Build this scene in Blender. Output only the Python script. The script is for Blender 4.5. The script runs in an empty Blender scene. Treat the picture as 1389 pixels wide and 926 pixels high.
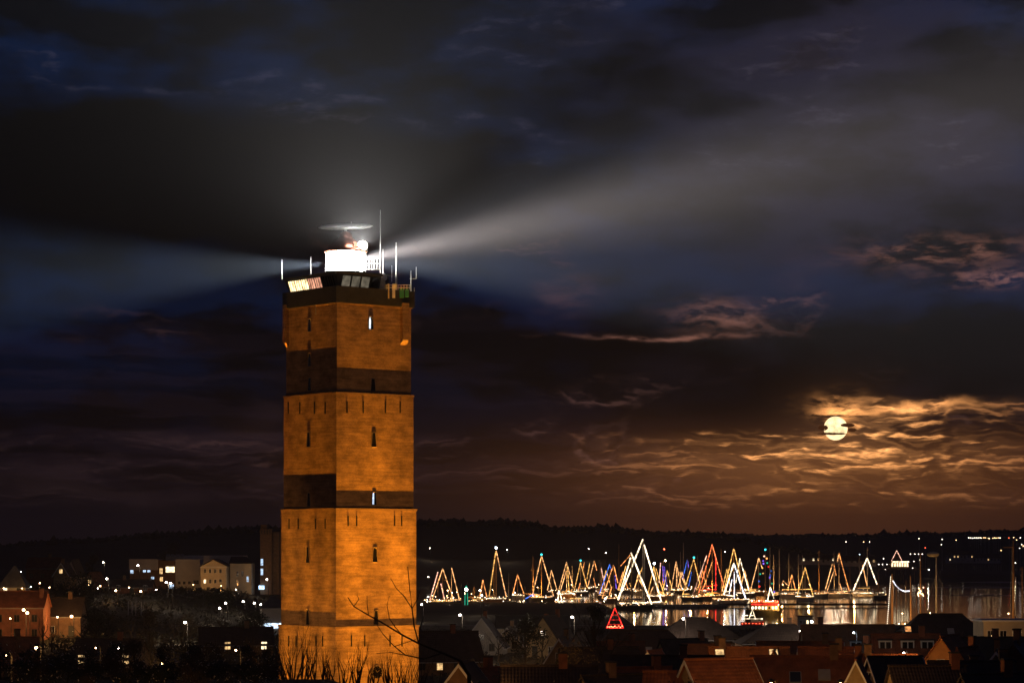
import bpy, bmesh, math, random
from mathutils import Vector, Matrix

S = bpy.context.scene
COL = S.collection
random.seed(7)
PI = math.pi
F = 3500.0            # focal length in photo pixels
CX, HY = 694.5, 745.0  # principal column, horizon row of the photo
EYE = 22.0

# ------------------------------------------------------------------ camera
cam = bpy.data.cameras.new('camera')
cam.sensor_fit = 'HORIZONTAL'
cam.sensor_width = 36.0
cam.lens = 36.0 * F / 1389.0
cam.shift_y = (HY - 463.0) / 1389.0
cam.clip_start = 1.0
cam.clip_end = 200000.0
camo = bpy.data.objects.new('camera', cam)
camo.location = (0, 0, EYE)
camo.rotation_euler = (math.radians(90), 0, 0)
COL.objects.link(camo)
S.camera = camo

# ------------------------------------------------------------------ render
S.view_settings.view_transform = 'Standard'
S.view_settings.look = 'None'
S.view_settings.gamma = 1.0
S.view_settings.exposure = 0.0
S.render.engine = 'CYCLES'
S.cycles.use_denoising = True
try:
    S.cycles.denoiser = 'OPENIMAGEDENOISE'
except Exception:
    pass
S.cycles.max_bounces = 5
S.cycles.diffuse_bounces = 2
S.cycles.glossy_bounces = 3
S.cycles.transmission_bounces = 3
S.cycles.volume_bounces = 0
S.cycles.transparent_max_bounces = 12
S.cycles.sample_clamp_indirect = 2.0
S.cycles.use_adaptive_sampling = True
S.cycles.adaptive_threshold = 0.02
S.cycles.caustics_reflective = False
S.cycles.caustics_refractive = False


class X:
    """tiny expression wrapper that builds Math nodes"""
    nt = None

    def __init__(self, s):
        self.s = s

    @staticmethod
    def math(op, *a):
        n = X.nt.nodes.new('ShaderNodeMath')
        n.operation = op
        for i, v in enumerate(a):
            if isinstance(v, X):
                X.nt.links.new(v.s, n.inputs[i])
            else:
                n.inputs[i].default_value = v
        return X(n.outputs[0])

    def __add__(s, o): return X.math('ADD', s, o)
    __radd__ = __add__
    def __mul__(s, o): return X.math('MULTIPLY', s, o)
    __rmul__ = __mul__
    def __sub__(s, o): return X.math('SUBTRACT', s, o)
    def __rsub__(s, o): return X.math('SUBTRACT', o, s)
    def __truediv__(s, o): return X.math('DIVIDE', s, o)
    def __rtruediv__(s, o): return X.math('DIVIDE', o, s)
    def __pow__(s, o): return X.math('POWER', s, o)


def xexp(a): return X.math('EXPONENT', a)


def xstep(a, lo, hi):
    n = X.nt.nodes.new('ShaderNodeMapRange')
    n.interpolation_type = 'SMOOTHSTEP'
    X.nt.links.new(a.s, n.inputs[0])
    for i, v in ((1, lo), (2, hi)):
        if isinstance(v, X):
            X.nt.links.new(v.s, n.inputs[i])
        else:
            n.inputs[i].default_value = v
    return X(n.outputs[0])


def xgauss(a, c, w):
    d = (a - c) / w
    return xexp(d * d * -1.0)


def xblob(u, v, uc, vc, a, b):
    d = (u - uc) / a
    e = (v - vc) / b
    return xexp((d * d + e * e) * -1.0)


def xnoise(u, v, w, scale, detail=4, rough=0.55, dist=0.0):
    c = X.nt.nodes.new('ShaderNodeCombineXYZ')
    for i, q in enumerate((u, v, w)):
        if isinstance(q, X):
            X.nt.links.new(q.s, c.inputs[i])
        else:
            c.inputs[i].default_value = q
    n = X.nt.nodes.new('ShaderNodeTexNoise')
    n.inputs['Scale'].default_value = scale
    n.inputs['Detail'].default_value = detail
    n.inputs['Roughness'].default_value = rough
    n.inputs['Distortion'].default_value = dist
    X.nt.links.new(c.outputs[0], n.inputs['Vector'])
    return X(n.outputs[0])


def xcol(*parts):
    """sum of (rgb, factor) -> colour socket"""
    out = []
    for k in range(3):
        acc = None
        for rgb, f in parts:
            if rgb[k] == 0:
                continue
            t = f * rgb[k] if isinstance(f, X) else rgb[k] * f
            acc = t if acc is None else (acc + t if isinstance(acc, X) else t + acc)
        out.append(acc if acc is not None else 0.0)
    n = X.nt.nodes.new('ShaderNodeCombineColor')
    for k, a in enumerate(out):
        if isinstance(a, X):
            X.nt.links.new(a.s, n.inputs[k])
        else:
            n.inputs[k].default_value = a
    return n.outputs[0]


# ------------------------------------------------------------------ world: moonlit night sky with cloud banks
MOON_AZ = math.atan((1133.5 - CX) / F)
MOON_EL = math.atan((HY - 582.0) / F)
world = bpy.data.worlds.new('World')
S.world = world
world.use_nodes = True
world.cycles.sampling_method = 'MANUAL'
world.cycles.sample_map_resolution = 128
X.nt = world.node_tree
X.nt.nodes.clear()
tc = X.nt.nodes.new('ShaderNodeTexCoord')
sep = X.nt.nodes.new('ShaderNodeSeparateXYZ')
X.nt.links.new(tc.outputs['Generated'], sep.inputs[0])
dx, dy, dz = (X(sep.outputs[i]) for i in range(3))
u = X.math('ARCTAN2', dx, dy) * 35.0                       # azimuth, 1 unit = 1.64 degrees
hyp = X.math('SQRT', dx * dx + dy * dy)
v = X.math('MAXIMUM', X.math('ARCTAN2', dz, hyp) * 35.0, -0.2)   # elevation, same unit
UM, VM = 4.39, 1.63
# domain warp
w1 = xnoise(u, v * 2.0, 3.1, 0.9, 4) - 0.5
w2 = xnoise(u, v * 2.0, 9.7, 0.9, 4) - 0.5
uw, vw = u + w1 * 0.6, v + w2 * 0.26
# moon glow
near = xblob(u, v, UM + 0.1, VM - 0.25, 2.0, 0.65)
glow = xblob(u, v, UM, VM, 0.75, 0.55)
glow2 = xblob(u, v, 4.0, 1.12, 2.4, 0.38)
wide = xblob(u, v, 4.3, 1.2, 4.2, 1.7)
far_ = xblob(u, v, 3.0, 2.2, 6.5, 2.4)
# low streaky stratocumulus: bright outlines
T = xnoise(uw * 0.44, vw * 2.1, 1.3, 1.0, 5, 0.5)
Ts = xnoise(uw * 0.44, (vw + 0.05) * 2.1, 1.3, 1.0, 5, 0.5)
emb = xstep(T - Ts, -0.008, 0.045)
fine = xnoise(uw * 2.4, vw * 8.0, 4.2, 1.0, 4, 0.6)
T2 = T + (fine - 0.5) * 0.06
edge = v - xstep(u, 4.2, 4.75) * 0.42 - w2 * 0.25
low = 1.0 - xstep(edge, 1.50, 1.64)
lowb = xstep(v + w2 * 0.5, 0.45, 0.80)
rim = xgauss(T2, 0.485, 0.020) + xgauss(T2, 0.565, 0.016) * 0.75 + xgauss(T2, 0.41, 0.016) * 0.5
thin = xstep(T2, 0.52, 0.36)
lowlit = low * lowb * (rim * (0.10 + emb * 0.95) + thin * 0.10 * (0.4 + emb) + emb * 0.07)
# mid clouds with pink edges
M = xnoise(uw * 0.42, vw * 0.95, 6.6, 1.0, 5, 0.55)
M2 = M + (fine - 0.5) * 0.05
mmask = xstep(xnoise(u * 0.35, v * 0.6, 12.0, 1.0, 2), 0.46, 0.62)
Ms = xnoise(uw * 0.42, (vw + 0.06) * 0.95, 6.6, 1.0, 5, 0.55)
memb = xstep(M - Ms, -0.006, 0.03)
mrim = (xgauss(M2, 0.49, 0.02) * (0.2 + memb) + xstep(M2, 0.45, 0.36) * 0.35) * mmask
bank = X.math('MINIMUM', xblob(u, v + w2 * 0.3, 4.4, 2.38, 3.9, 0.70) * 1.35, 1.0)                     # the heavy bank above the moon
mrim = mrim * (1.0 - bank * 0.95)
mid = xstep(v, 4.6, 3.6) * xstep(v, 0.5, 1.0)
# hand-placed wisps around the bank
w_a = xblob(uw, vw, 5.75, 3.95, 0.95, 0.17) * xstep(fine, 0.40, 0.66) + xblob(uw, vw, 6.6, 3.6, 0.8, 0.10) * xstep(fine, 0.42, 0.62)
w_b = xblob(uw, vw, 2.75, 3.15, 0.50, 0.17) * xstep(fine, 0.35, 0.66)
w_c = xblob(uw, vw, 0.75, 3.45, 0.38, 0.24) * xstep(fine, 0.25, 0.75)
w_d = xblob(u, v + w2 * 0.30, 2.1, 2.87, 1.0, 0.030) * xstep(fine, 0.34, 0.60)
w_e = xblob(u + w1 * 0.4, v + w2 * 0.55, 4.42, 1.92, 0.24, 0.14) * 2.6 + xblob(u + w1 * 0.5, v + w2 * 0.7, 5.35, 1.94, 0.75, 0.07) * 1.5
# upper banks
B = xnoise(uw * 0.20, vw * 0.42, 21.3, 1.0, 5, 0.5)
C = xnoise(uw * 0.40, vw * 0.95, 33.0, 1.0, 5, 0.55)
left_bank = xblob(u, v, -5.4, 5.0, 3.6, 0.95) * 1.1 + xblob(u, v, -1.8, 4.75, 2.2, 0.7) * 0.8 + (C - 0.5) * 1.6
lb = xstep(left_bank + (B - 0.5) * 1.2, 0.18, 0.62)
lbrim = xgauss(left_bank + (B - 0.5) * 1.2 + (fine - 0.5) * 0.2, 0.28, 0.06) * xstep(v, 4.6, 5.2) * xstep(fine, 0.45, 0.70)
rb = xstep(B + xblob(u, v, 5.2, 6.2, 4.5, 1.3) * 0.22 + xblob(u, v, 5.6, 4.2, 3.2, 0.7) * 0.3, 0.50, 0.66) * xstep(u, -1.5, 2.5)
cloud = X.math('MINIMUM', lb + rb * 0.75 + bank * 1.3, 1.0)
patch = xstep(C, 0.40, 0.60)
clear = (1.0 - cloud) * (0.12 + patch * 1.25)
St = xnoise(uw * 0.30, vw * 3.1, 51.0, 1.0, 4, 0.5)
strip = xstep(St + (fine - 0.5) * 0.05, 0.53, 0.43) * xstep(v, 0.4, 0.9) * xstep(v, 3.6, 2.4)
right = xstep(u, -2.5, 5.0)
up = xstep(v, 1.0, 4.0)
lowsky = 1.0 - xstep(v, 0.0, 2.4)
sky_nodes = xcol(
    ((0.0004, 0.0048, 0.0215), clear * up * (1.0 - right * 0.5)),
    ((0.0050, 0.0068, 0.0200), clear * up * right),
    ((0.0005, 0.0005, 0.0016), 1.0 - up),
    ((0.0028, 0.0016, 0.0030), strip * (1.0 - bank) * (1.0 - wide * 0.6)),
    ((0.1000, 0.0390, 0.0120), glow2 * 0.75),
    ((0.0100, 0.0075, 0.0135), rb * right * up * (0.15 + patch)),
    ((0.0004, 0.0004, 0.0010), cloud * (1.0 - right * 0.3)),
    ((0.0022, 0.0010, 0.0012), lowsky * (1.0 - wide * 0.7)),
    ((0.1080, 0.0340, 0.0100), lowsky * wide * (1.0 - bank * 0.95)),
    ((0.0700, 0.0300, 0.0130), glow * 0.5),
    ((1.0500, 0.3900, 0.0950), lowlit * near),
    ((0.0650, 0.0260, 0.0170), lowlit * wide),
    ((0.9000, 0.4300, 0.1500), lowlit * xblob(u, v, UM, VM - 0.15, 1.3, 0.45)),
    ((0.0085, 0.0045, 0.0048), low * lowb * (rim * emb + thin + emb * 0.3) * (1.0 - wide)),
    ((0.0900, 0.0410, 0.0330), mrim * mid * far_),
    ((0.1900, 0.0800, 0.0560), w_a + w_b + w_c * 0.28 + w_d * 1.1),
    ((0.8500, 0.3400, 0.1000), w_e * xstep(fine, 0.36, 0.58)),
    ((0.0170, 0.0145, 0.0200), lbrim),
)
sky = X.nt.nodes.new('ShaderNodeTexSky')
sky.sky_type = 'NISHITA'
sky.sun_disc = False
sky.sun_elevation = MOON_EL
sky.sun_rotation = MOON_AZ
bg0 = X.nt.nodes.new('ShaderNodeBackground')
X.nt.links.new(sky.outputs[0], bg0.inputs[0])
bg0.inputs[1].default_value = 0.00015
bg = X.nt.nodes.new('ShaderNodeBackground')
X.nt.links.new(sky_nodes, bg.inputs[0])
bg.inputs[1].default_value = 1.0
add = X.nt.nodes.new('ShaderNodeAddShader')
X.nt.links.new(bg0.outputs[0], add.inputs[0])
X.nt.links.new(bg.outputs[0], add.inputs[1])
wo = X.nt.nodes.new('ShaderNodeOutputWorld')
X.nt.links.new(add.outputs[0], wo.inputs[0])

# ------------------------------------------------------------------ moonlight
sun = bpy.data.lights.new('moonlight', 'SUN')
sun.energy = 0.012
sun.angle = math.radians(0.52)
sun.color = (1.0, 0.72, 0.48)
suno = bpy.data.objects.new('moonlight', sun)
md = Vector((math.sin(MOON_AZ) * math.cos(MOON_EL), math.cos(MOON_AZ) * math.cos(MOON_EL), math.sin(MOON_EL)))
suno.rotation_euler = md.to_track_quat('Z', 'Y').to_euler()
suno.location = (300, 900, 400)
COL.objects.link(suno)

# ------------------------------------------------------------------ helpers
def at(px, py, Y):
    """point on the photo's pixel ray at depth Y"""
    return Vector(((px - CX) / F * Y, Y, EYE - (py - HY) / F * Y))


def sm(x, a, b):
    t = max(0.0, min(1.0, (x - a) / (b - a)))
    return t * t * (3 - 2 * t)


def far_shore(x):
    return 1480 + 460 * sm(x, 120, 420)


def g(x, y):
    """height of the ground"""
    z = 2.6 + 0.5 * math.sin(x * 0.021 + 1.0) * math.sin(y * 0.017)
    z += 17.6 * math.exp(-(max(y, 0.0) / 34.0) ** 2 - (x / 90.0) ** 2)
    z += 8.0 * sm(-x, 48, 86) * sm(y, 430, 660)
    z += 3.0 * sm(-x, 20, 60) * sm(y, 300, 430) * (1 - sm(y, 430, 660))
    if y > 600 and x > -44:                                # harbour basin
        xe = -42 + 76 * (1 - sm(y, 955, 975))
        k = sm(y, 640, 646) * sm(x, xe - 2, xe + 2) * (1 - sm(y, far_shore(x) - 20, far_shore(x) + 20))
        z = z * (1 - k) - 3.0 * k
    if y > far_shore(x) - 20:
        z += 13.0 * sm(y, far_shore(x), far_shore(x) + 160) * (1 - sm(x, 60, 300))
    z += 7.4 * sm(y, 45, 95) * (1 - sm(y, 150, 262)) * sm(-x, 4, 9)
    z += 4.0 * sm(y, 60, 120) * (1 - sm(y, 235, 330))
    return z


def link(o, parent=None):
    COL.objects.link(o)
    if parent is not None:
        o.parent = parent
    return o


class MB:
    """collects simple shapes, builds ONE mesh object"""

    def __init__(self):
        self.v, self.f, self.sm = [], [], False

    def add(self, vs, fs):
        n = len(self.v)
        self.v += [tuple(p) for p in vs]
        self.f += [tuple(i + n for i in q) for q in fs]
        return self

    def box(self, c, s, rz=0.0, M=None):
        cx, cy, cz = c
        a, b, h = s[0] / 2, s[1] / 2, s[2] / 2
        cs, sn = math.cos(rz), math.sin(rz)
        vs = []
        for z in (-h, h):
            for x, y in ((-a, -b), (a, -b), (a, b), (-a, b)):
                p = Vector((cx + x * cs - y * sn, cy + x * sn + y * cs, cz + z))
                vs.append(M @ p if M else p)
        return self.add(vs, [(3, 2, 1, 0), (4, 5, 6, 7), (0, 1, 5, 4), (1, 2, 6, 5), (2, 3, 7, 6), (3, 0, 4, 7)])

    def tube(self, pts, rad, n=5, cap=True):
        """tapered tube along a polyline"""
        pts = [Vector(p) for p in pts]
        if not isinstance(rad, (list, tuple)):
            rad = [rad] * len(pts)
        vs, fs = [], []
        for i, p in enumerate(pts):
            d = (pts[min(i + 1, len(pts) - 1)] - pts[max(i - 1, 0)])
            d = d.normalized() if d.length > 1e-9 else Vector((0, 0, 1))
            a = d.orthogonal().normalized()
            if abs(d.z) < 0.98:
                a = d.cross(Vector((0, 0, 1))).normalized()
            else:
                a = Vector((1, 0, 0)) - d * d.x
                a.normalize()
            b = d.cross(a)
            for k in range(n):
                t = 2 * PI * k / n
                vs.append(p + (a * math.cos(t) + b * math.sin(t)) * rad[i])
        for i in range(len(pts) - 1):
            for k in range(n):
                k2 = (k + 1) % n
                fs.append((i * n + k, i * n + k2, (i + 1) * n + k2, (i + 1) * n + k))
        if cap:
            fs.append(tuple(range(n - 1, -1, -1)))
            m = (len(pts) - 1) * n
            fs.append(tuple(range(m, m + n)))
        return self.add(vs, fs)

    def lathe(self, prof, n=16, c=(0, 0, 0), rot=0.0):
        vs, fs = [], []
        for r, z in prof:
            for k in range(n):
                t = 2 * PI * k / n + rot
                vs.append((c[0] + r * math.cos(t), c[1] + r * math.sin(t), c[2] + z))
        for i in range(len(prof) - 1):
            for k in range(n):
                k2 = (k + 1) % n
                fs.append((i * n + k, i * n + k2, (i + 1) * n + k2, (i + 1) * n + k))
        fs.append(tuple(range(n - 1, -1, -1)))
        m = (len(prof) - 1) * n
        fs.append(tuple(range(m, m + n)))
        return self.add(vs, fs)

    def ball(self, c, r, seg=8, rings=6, sq=(1, 1, 1)):
        vs, fs = [], []
        vs.append((c[0], c[1], c[2] - r * sq[2]))
        for i in range(1, rings):
            t = -PI / 2 + PI * i / rings
            for k in range(seg):
                a = 2 * PI * k / seg
                vs.append((c[0] + r * sq[0] * math.cos(t) * math.cos(a), c[1] + r * sq[1] * math.cos(t) * math.sin(a), c[2] + r * sq[2] * math.sin(t)))
        vs.append((c[0], c[1], c[2] + r * sq[2]))
        for k in range(seg):
            fs.append((0, 1 + (k + 1) % seg, 1 + k))
        for i in range(rings - 2):
            for k in range(seg):
                a, b = 1 + i * seg + k, 1 + i * seg + (k + 1) % seg
                fs.append((a, b, b + seg, a + seg))
        top = len(vs) - 1
        o = 1 + (rings - 2) * seg
        for k in range(seg):
            fs.append((o + k, o + (k + 1) % seg, top))
        return self.add(vs, fs)

    def prism(self, poly, d):
        """poly: 3D points of a flat polygon, d: extrusion vector"""
        d = Vector(d)
        n = len(poly)
        vs = [Vector(p) for p in poly] + [Vector(p) + d for p in poly]
        fs = [tuple(range(n - 1, -1, -1)), tuple(range(n, 2 * n))]
        fs += [(i, (i + 1) % n, n + (i + 1) % n, n + i) for i in range(n)]
        return self.add(vs, fs)

    def mesh(self, name, mat, smooth=False):
        me = bpy.data.meshes.new(name)
        me.from_pydata(self.v, [], self.f)
        me.materials.append(mat)
        if smooth:
            me.polygons.foreach_set('use_smooth', [True] * len(me.polygons))
        bm = bmesh.new()
        bm.from_mesh(me)
        bmesh.ops.recalc_face_normals(bm, faces=bm.faces)
        bm.to_mesh(me)
        bm.free()
        me.update()
        return me

    def build(self, name, mat, parent=None, smooth=False, loc=(0, 0, 0), rz=0.0):
        o = bpy.data.objects.new(name, self.mesh(name, mat, smooth))
        o.location = loc
        o.rotation_euler = (0, 0, rz)
        return link(o, parent)


def tag(o, label=None, cat=None, group=None, kind=None):
    if label:
        o['label'] = label
    if cat:
        o['category'] = cat
    if group:
        o['group'] = group
    if kind:
        o['kind'] = kind
    return o


def thing(name, label, cat, loc, rz=0.0, group=None):
    o = bpy.data.objects.new(name, None)
    o.empty_display_size = 0.5
    o.location = loc
    o.rotation_euler = (0, 0, rz)
    link(o)
    return tag(o, label, cat, group)


def copy_tree(o, parent=None):
    c = o.copy()
    link(c, parent)
    for ch in o.children:
        copy_tree(ch, c)
    return c


# ------------------------------------------------------------------ materials
MATS = {}


def mat(name, col, rough=0.8, var=0.25, scale=1.0, bump=0.0, bscale=8.0, stretch=(1, 1, 1), spec=0.3, metal=0.0):
    if name in MATS:
        return MATS[name]
    m = bpy.data.materials.new(name)
    m.use_nodes = True
    nt = m.node_tree
    b = nt.nodes['Principled BSDF']
    b.inputs['Roughness'].default_value = rough
    b.inputs['Specular IOR Level'].default_value = spec
    b.inputs['Metallic'].default_value = metal
    tc = nt.nodes.new('ShaderNodeTexCoord')
    mp = nt.nodes.new('ShaderNodeMapping')
    mp.inputs['Scale'].default_value = stretch
    nt.links.new(tc.outputs['Object'], mp.inputs[0])
    n = nt.nodes.new('ShaderNodeTexNoise')
    n.inputs['Scale'].default_value = scale
    n.inputs['Detail'].default_value = 6
    n.inputs['Roughness'].default_value = 0.62
    nt.links.new(mp.outputs[0], n.inputs['Vector'])
    r = nt.nodes.new('ShaderNodeValToRGB')
    r.color_ramp.elements[0].position = 0.28
    r.color_ramp.elements[1].position = 0.74
    r.color_ramp.elements[0].color = tuple(c * (1 - var) for c in col) + (1,)
    r.color_ramp.elements[1].color = tuple(min(1, c * (1 + var)) for c in col) + (1,)
    nt.links.new(n.outputs[0], r.inputs[0])
    nt.links.new(r.outputs[0], b.inputs['Base Color'])
    if bump:
        n2 = nt.nodes.new('ShaderNodeTexNoise')
        n2.inputs['Scale'].default_value = bscale
        n2.inputs['Detail'].default_value = 4
        nt.links.new(mp.outputs[0], n2.inputs['Vector'])
        bp = nt.nodes.new('ShaderNodeBump')
        bp.inputs['Strength'].default_value = bump
        bp.inputs['Distance'].default_value = 0.05
        nt.links.new(n2.outputs[0], bp.inputs['Height'])
        nt.links.new(bp.outputs[0], b.inputs['Normal'])
    MATS[name] = m
    return m


def roof_mat(name, col, pitch=0.3):
    """tiled roof: rows across the slope plus patchy tiles"""
    if name in MATS:
        return MATS[name]
    m = mat(name, col, 0.75, 0.4, 0.9)
    nt = m.node_tree
    b = nt.nodes['Principled BSDF']
    tc = [n for n in nt.nodes if n.type == 'TEX_COORD'][0]
    w = nt.nodes.new('ShaderNodeTexWave')
    w.bands_direction = 'Z'
    w.inputs['Scale'].default_value = 1.0 / pitch * 0.32
    w.inputs['Distortion'].default_value = 0.6
    nt.links.new(tc.outputs['Object'], w.inputs['Vector'])
    w2 = nt.nodes.new('ShaderNodeTexWave')
    w2.bands_direction = 'X'
    w2.inputs['Scale'].default_value = 1.0 / pitch * 0.32
    nt.links.new(tc.outputs['Object'], w2.inputs['Vector'])
    ad = nt.nodes.new('ShaderNodeMath')
    nt.links.new(w.outputs[1], ad.inputs[0])
    nt.links.new(w2.outputs[1], ad.inputs[1])
    bp = nt.nodes.new('ShaderNodeBump')
    bp.inputs['Strength'].default_value = 0.5
    bp.inputs['Distance'].default_value = 0.04
    nt.links.new(ad.outputs[0], bp.inputs['Height'])
    nt.links.new(bp.outputs[0], b.inputs['Normal'])
    return m


def brick_mat(name, col, mortar, scale=1.0):
    """brickwork with joints, stains and painted grazing-light streaks"""
    m = mat(name, col, 0.9, 0.5, 0.75, stretch=(0.8, 0.8, 1.3))
    nt = m.node_tree
    b = nt.nodes['Principled BSDF']
    ramp = [n for n in nt.nodes if n.type == 'VALTORGB'][0]
    tc = [n for n in nt.nodes if n.type == 'TEX_COORD'][0]
    sp = nt.nodes.new('ShaderNodeSeparateXYZ')
    nt.links.new(tc.outputs['Object'], sp.inputs[0])
    ad = nt.nodes.new('ShaderNodeMath')
    nt.links.new(sp.outputs[0], ad.inputs[0])
    nt.links.new(sp.outputs[1], ad.inputs[1])
    cb = nt.nodes.new('ShaderNodeCombineXYZ')
    nt.links.new(ad.outputs[0], cb.inputs[0])
    nt.links.new(sp.outputs[2], cb.inputs[1])
    br = nt.nodes.new('ShaderNodeTexBrick')
    br.inputs['Scale'].default_value = 4.2 * scale
    br.inputs['Color1'].default_value = (0.72, 0.72, 0.72, 1)
    br.inputs['Color2'].default_value = (1.12, 1.12, 1.12, 1)
    br.inputs['Mortar'].default_value = (0.8, 0.8, 0.8, 1)
    br.inputs['Mortar Size'].default_value = 0.03
    nt.links.new(cb.outputs[0], br.inputs['Vector'])
    st = nt.nodes.new('ShaderNodeTexNoise')           # long level streaks: grazing light on uneven courses, painted into the colour
    st.inputs['Scale'].default_value = 1.0
    st.inputs['Detail'].default_value = 5
    mp = nt.nodes.new('ShaderNodeMapping')
    mp.inputs['Scale'].default_value = (0.35, 4.5, 1)
    nt.links.new(cb.outputs[0], mp.inputs[0])
    nt.links.new(mp.outputs[0], st.inputs['Vector'])
    mr = nt.nodes.new('ShaderNodeMapRange')
    mr.inputs[1].default_value = 0.3
    mr.inputs[2].default_value = 0.7
    mr.inputs[3].default_value = 0.70
    mr.inputs[4].default_value = 1.16
    nt.links.new(st.outputs[0], mr.inputs[0])
    mx = nt.nodes.new('ShaderNodeMix')
    mx.data_type = 'RGBA'
    mx.blend_type = 'MULTIPLY'
    mx.inputs[0].default_value = 1.0
    nt.links.new(ramp.outputs[0], mx.inputs[6])
    nt.links.new(br.outputs[0], mx.inputs[7])
    mx2 = nt.nodes.new('ShaderNodeMix')
    mx2.data_type = 'RGBA'
    mx2.blend_type = 'MULTIPLY'
    mx2.inputs[0].default_value = 1.0
    nt.links.new(mx.outputs[2], mx2.inputs[6])
    nt.links.new(mr.outputs[0], mx2.inputs[7])
    nt.links.new(mx2.outputs[2], b.inputs['Base Color'])
    bp = nt.nodes.new('ShaderNodeBump')
    bp.inputs['Strength'].default_value = 0.25
    bp.inputs['Distance'].default_value = 0.02
    nt.links.new(st.outputs[0], bp.inputs['Height'])
    nt.links.new(bp.outputs[0], b.inputs['Normal'])
    return m


def emat(name, col, strength, sample=False, bead=0.0):
    if name in MATS:
        return MATS[name]
    m = bpy.data.materials.new(name)
    m.use_nodes = True
    nt = m.node_tree
    nt.nodes.clear()
    e = nt.nodes.new('ShaderNodeEmission')
    e.inputs[0].default_value = tuple(col) + (1,)
    e.inputs[1].default_value = strength
    if bead:
        tc = nt.nodes.new('ShaderNodeTexCoord')
        n = nt.nodes.new('ShaderNodeTexNoise')
        n.inputs['Scale'].default_value = bead
        nt.links.new(tc.outputs['Object'], n.inputs['Vector'])
        mr = nt.nodes.new('ShaderNodeMapRange')
        mr.inputs[1].default_value = 0.38
        mr.inputs[2].default_value = 0.62
        mr.inputs[3].default_value = 0.25 * strength
        mr.inputs[4].default_value = 1.6 * strength
        nt.links.new(n.outputs[0], mr.inputs[0])
        nt.links.new(mr.outputs[0], e.inputs[1])
    o = nt.nodes.new('ShaderNodeOutputMaterial')
    nt.links.new(e.outputs[0], o.inputs[0])
    m.cycles.emission_sampling = 'AUTO' if sample else 'NONE'
    MATS[name] = m
    return m


def lit_window(name, col, strength):
    """lit room behind glass: uneven light"""
    if name in MATS:
        return MATS[name]
    m = emat(name, col, strength)
    nt = m.node_tree
    e = [n for n in nt.nodes if n.type == 'EMISSION'][0]
    tc = nt.nodes.new('ShaderNodeTexCoord')
    n = nt.nodes.new('ShaderNodeTexNoise')
    n.inputs['Scale'].default_value = 1.6
    nt.links.new(tc.outputs['Object'], n.inputs['Vector'])
    mr = nt.nodes.new('ShaderNodeMapRange')
    mr.inputs[1].default_value = 0.3
    mr.inputs[2].default_value = 0.7
    mr.inputs[3].default_value = 0.35 * strength
    mr.inputs[4].default_value = 1.5 * strength
    nt.links.new(n.outputs[0], mr.inputs[0])
    nt.links.new(mr.outputs[0], e.inputs[1])
    return m


M_BRICK = brick_mat('tower_brick', (0.40, 0.255, 0.135), (0.3, 0.22, 0.15))
M_COPE = mat('tower_coping', (0.30, 0.20, 0.12), 0.9, 0.3, 2.0)
M_IRON = mat('black_iron', (0.02, 0.018, 0.016), 0.6)
M_DARKM = mat('dark_painted_metal', (0.045, 0.05, 0.047), 0.55, 0.3, 1.2)
M_WHITEM = mat('white_metal', (0.75, 0.75, 0.73), 0.45, 0.1)
M_GREYM = mat('grey_metal', (0.35, 0.35, 0.34), 0.5, 0.2)
M_DOME = mat('dome_copper_red', (0.36, 0.13, 0.075), 0.6, 0.25, 1.5)
M_GLASS = mat('dark_glass', (0.012, 0.013, 0.016), 0.12, 0.1, spec=0.6)
M_RED = mat('red_brick', (0.26, 0.10, 0.055), 0.9, 0.35, 1.2, bump=0.3)
M_BROWN = mat('brown_brick', (0.22, 0.13, 0.075), 0.9, 0.35, 1.2, bump=0.3)
M_YELLB = mat('yellow_brick', (0.38, 0.28, 0.15), 0.9, 0.3, 1.2, bump=0.3)
M_WHITEW = mat('white_render_wall', (0.62, 0.58, 0.50), 0.9, 0.15, 0.4)
M_CREAM = mat('cream_render_wall', (0.55, 0.47, 0.34), 0.9, 0.2, 0.4)
M_TRIM = mat('white_painted_wood', (0.72, 0.70, 0.66), 0.6, 0.12)
M_RTILE = roof_mat('red_roof_tiles', (0.25, 0.085, 0.04))
M_OTILE = roof_mat('orange_roof_tiles', (0.34, 0.13, 0.05))
M_DTILE = roof_mat('dark_roof_tiles', (0.055, 0.04, 0.035))
M_SLATE = roof_mat('grey_slate', (0.10, 0.10, 0.10))
M_FLAT = mat('bitumen_roof', (0.05, 0.05, 0.05), 0.9, 0.4, 0.6)
M_SAND = mat('pale_gravel', (0.26, 0.22, 0.16), 0.95, 0.3, 0.3, bump=0.4)
M_ASPH = mat('asphalt', (0.05, 0.05, 0.048), 0.85, 0.35, 0.8, bump=0.2)
M_WOOD = mat('weathered_timber', (0.15, 0.105, 0.07), 0.85, 0.3, 1.5)
M_SPAR = mat('varnished_spar', (0.42, 0.24, 0.10), 0.4, 0.25, 2.0)
M_ALU = mat('aluminium_spar', (0.62, 0.58, 0.53), 0.4, 0.12, metal=0.3)
M_BARK = mat('dark_bark', (0.045, 0.033, 0.024), 0.95, 0.3, 3.0)
M_CONC = mat('quay_concrete', (0.24, 0.22, 0.19), 0.9, 0.3, 0.4, bump=0.2)


def leaf_mat(name, col, gloss=0.5):
    m = mat(name, col, gloss, 0.45, 0.6, spec=0.5)
    return m


M_LEAFD = leaf_mat('dark_evergreen_leaf', (0.028, 0.036, 0.014))
M_LEAFB = leaf_mat('brown_dry_leaf', (0.085, 0.06, 0.028), 0.7)

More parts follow.
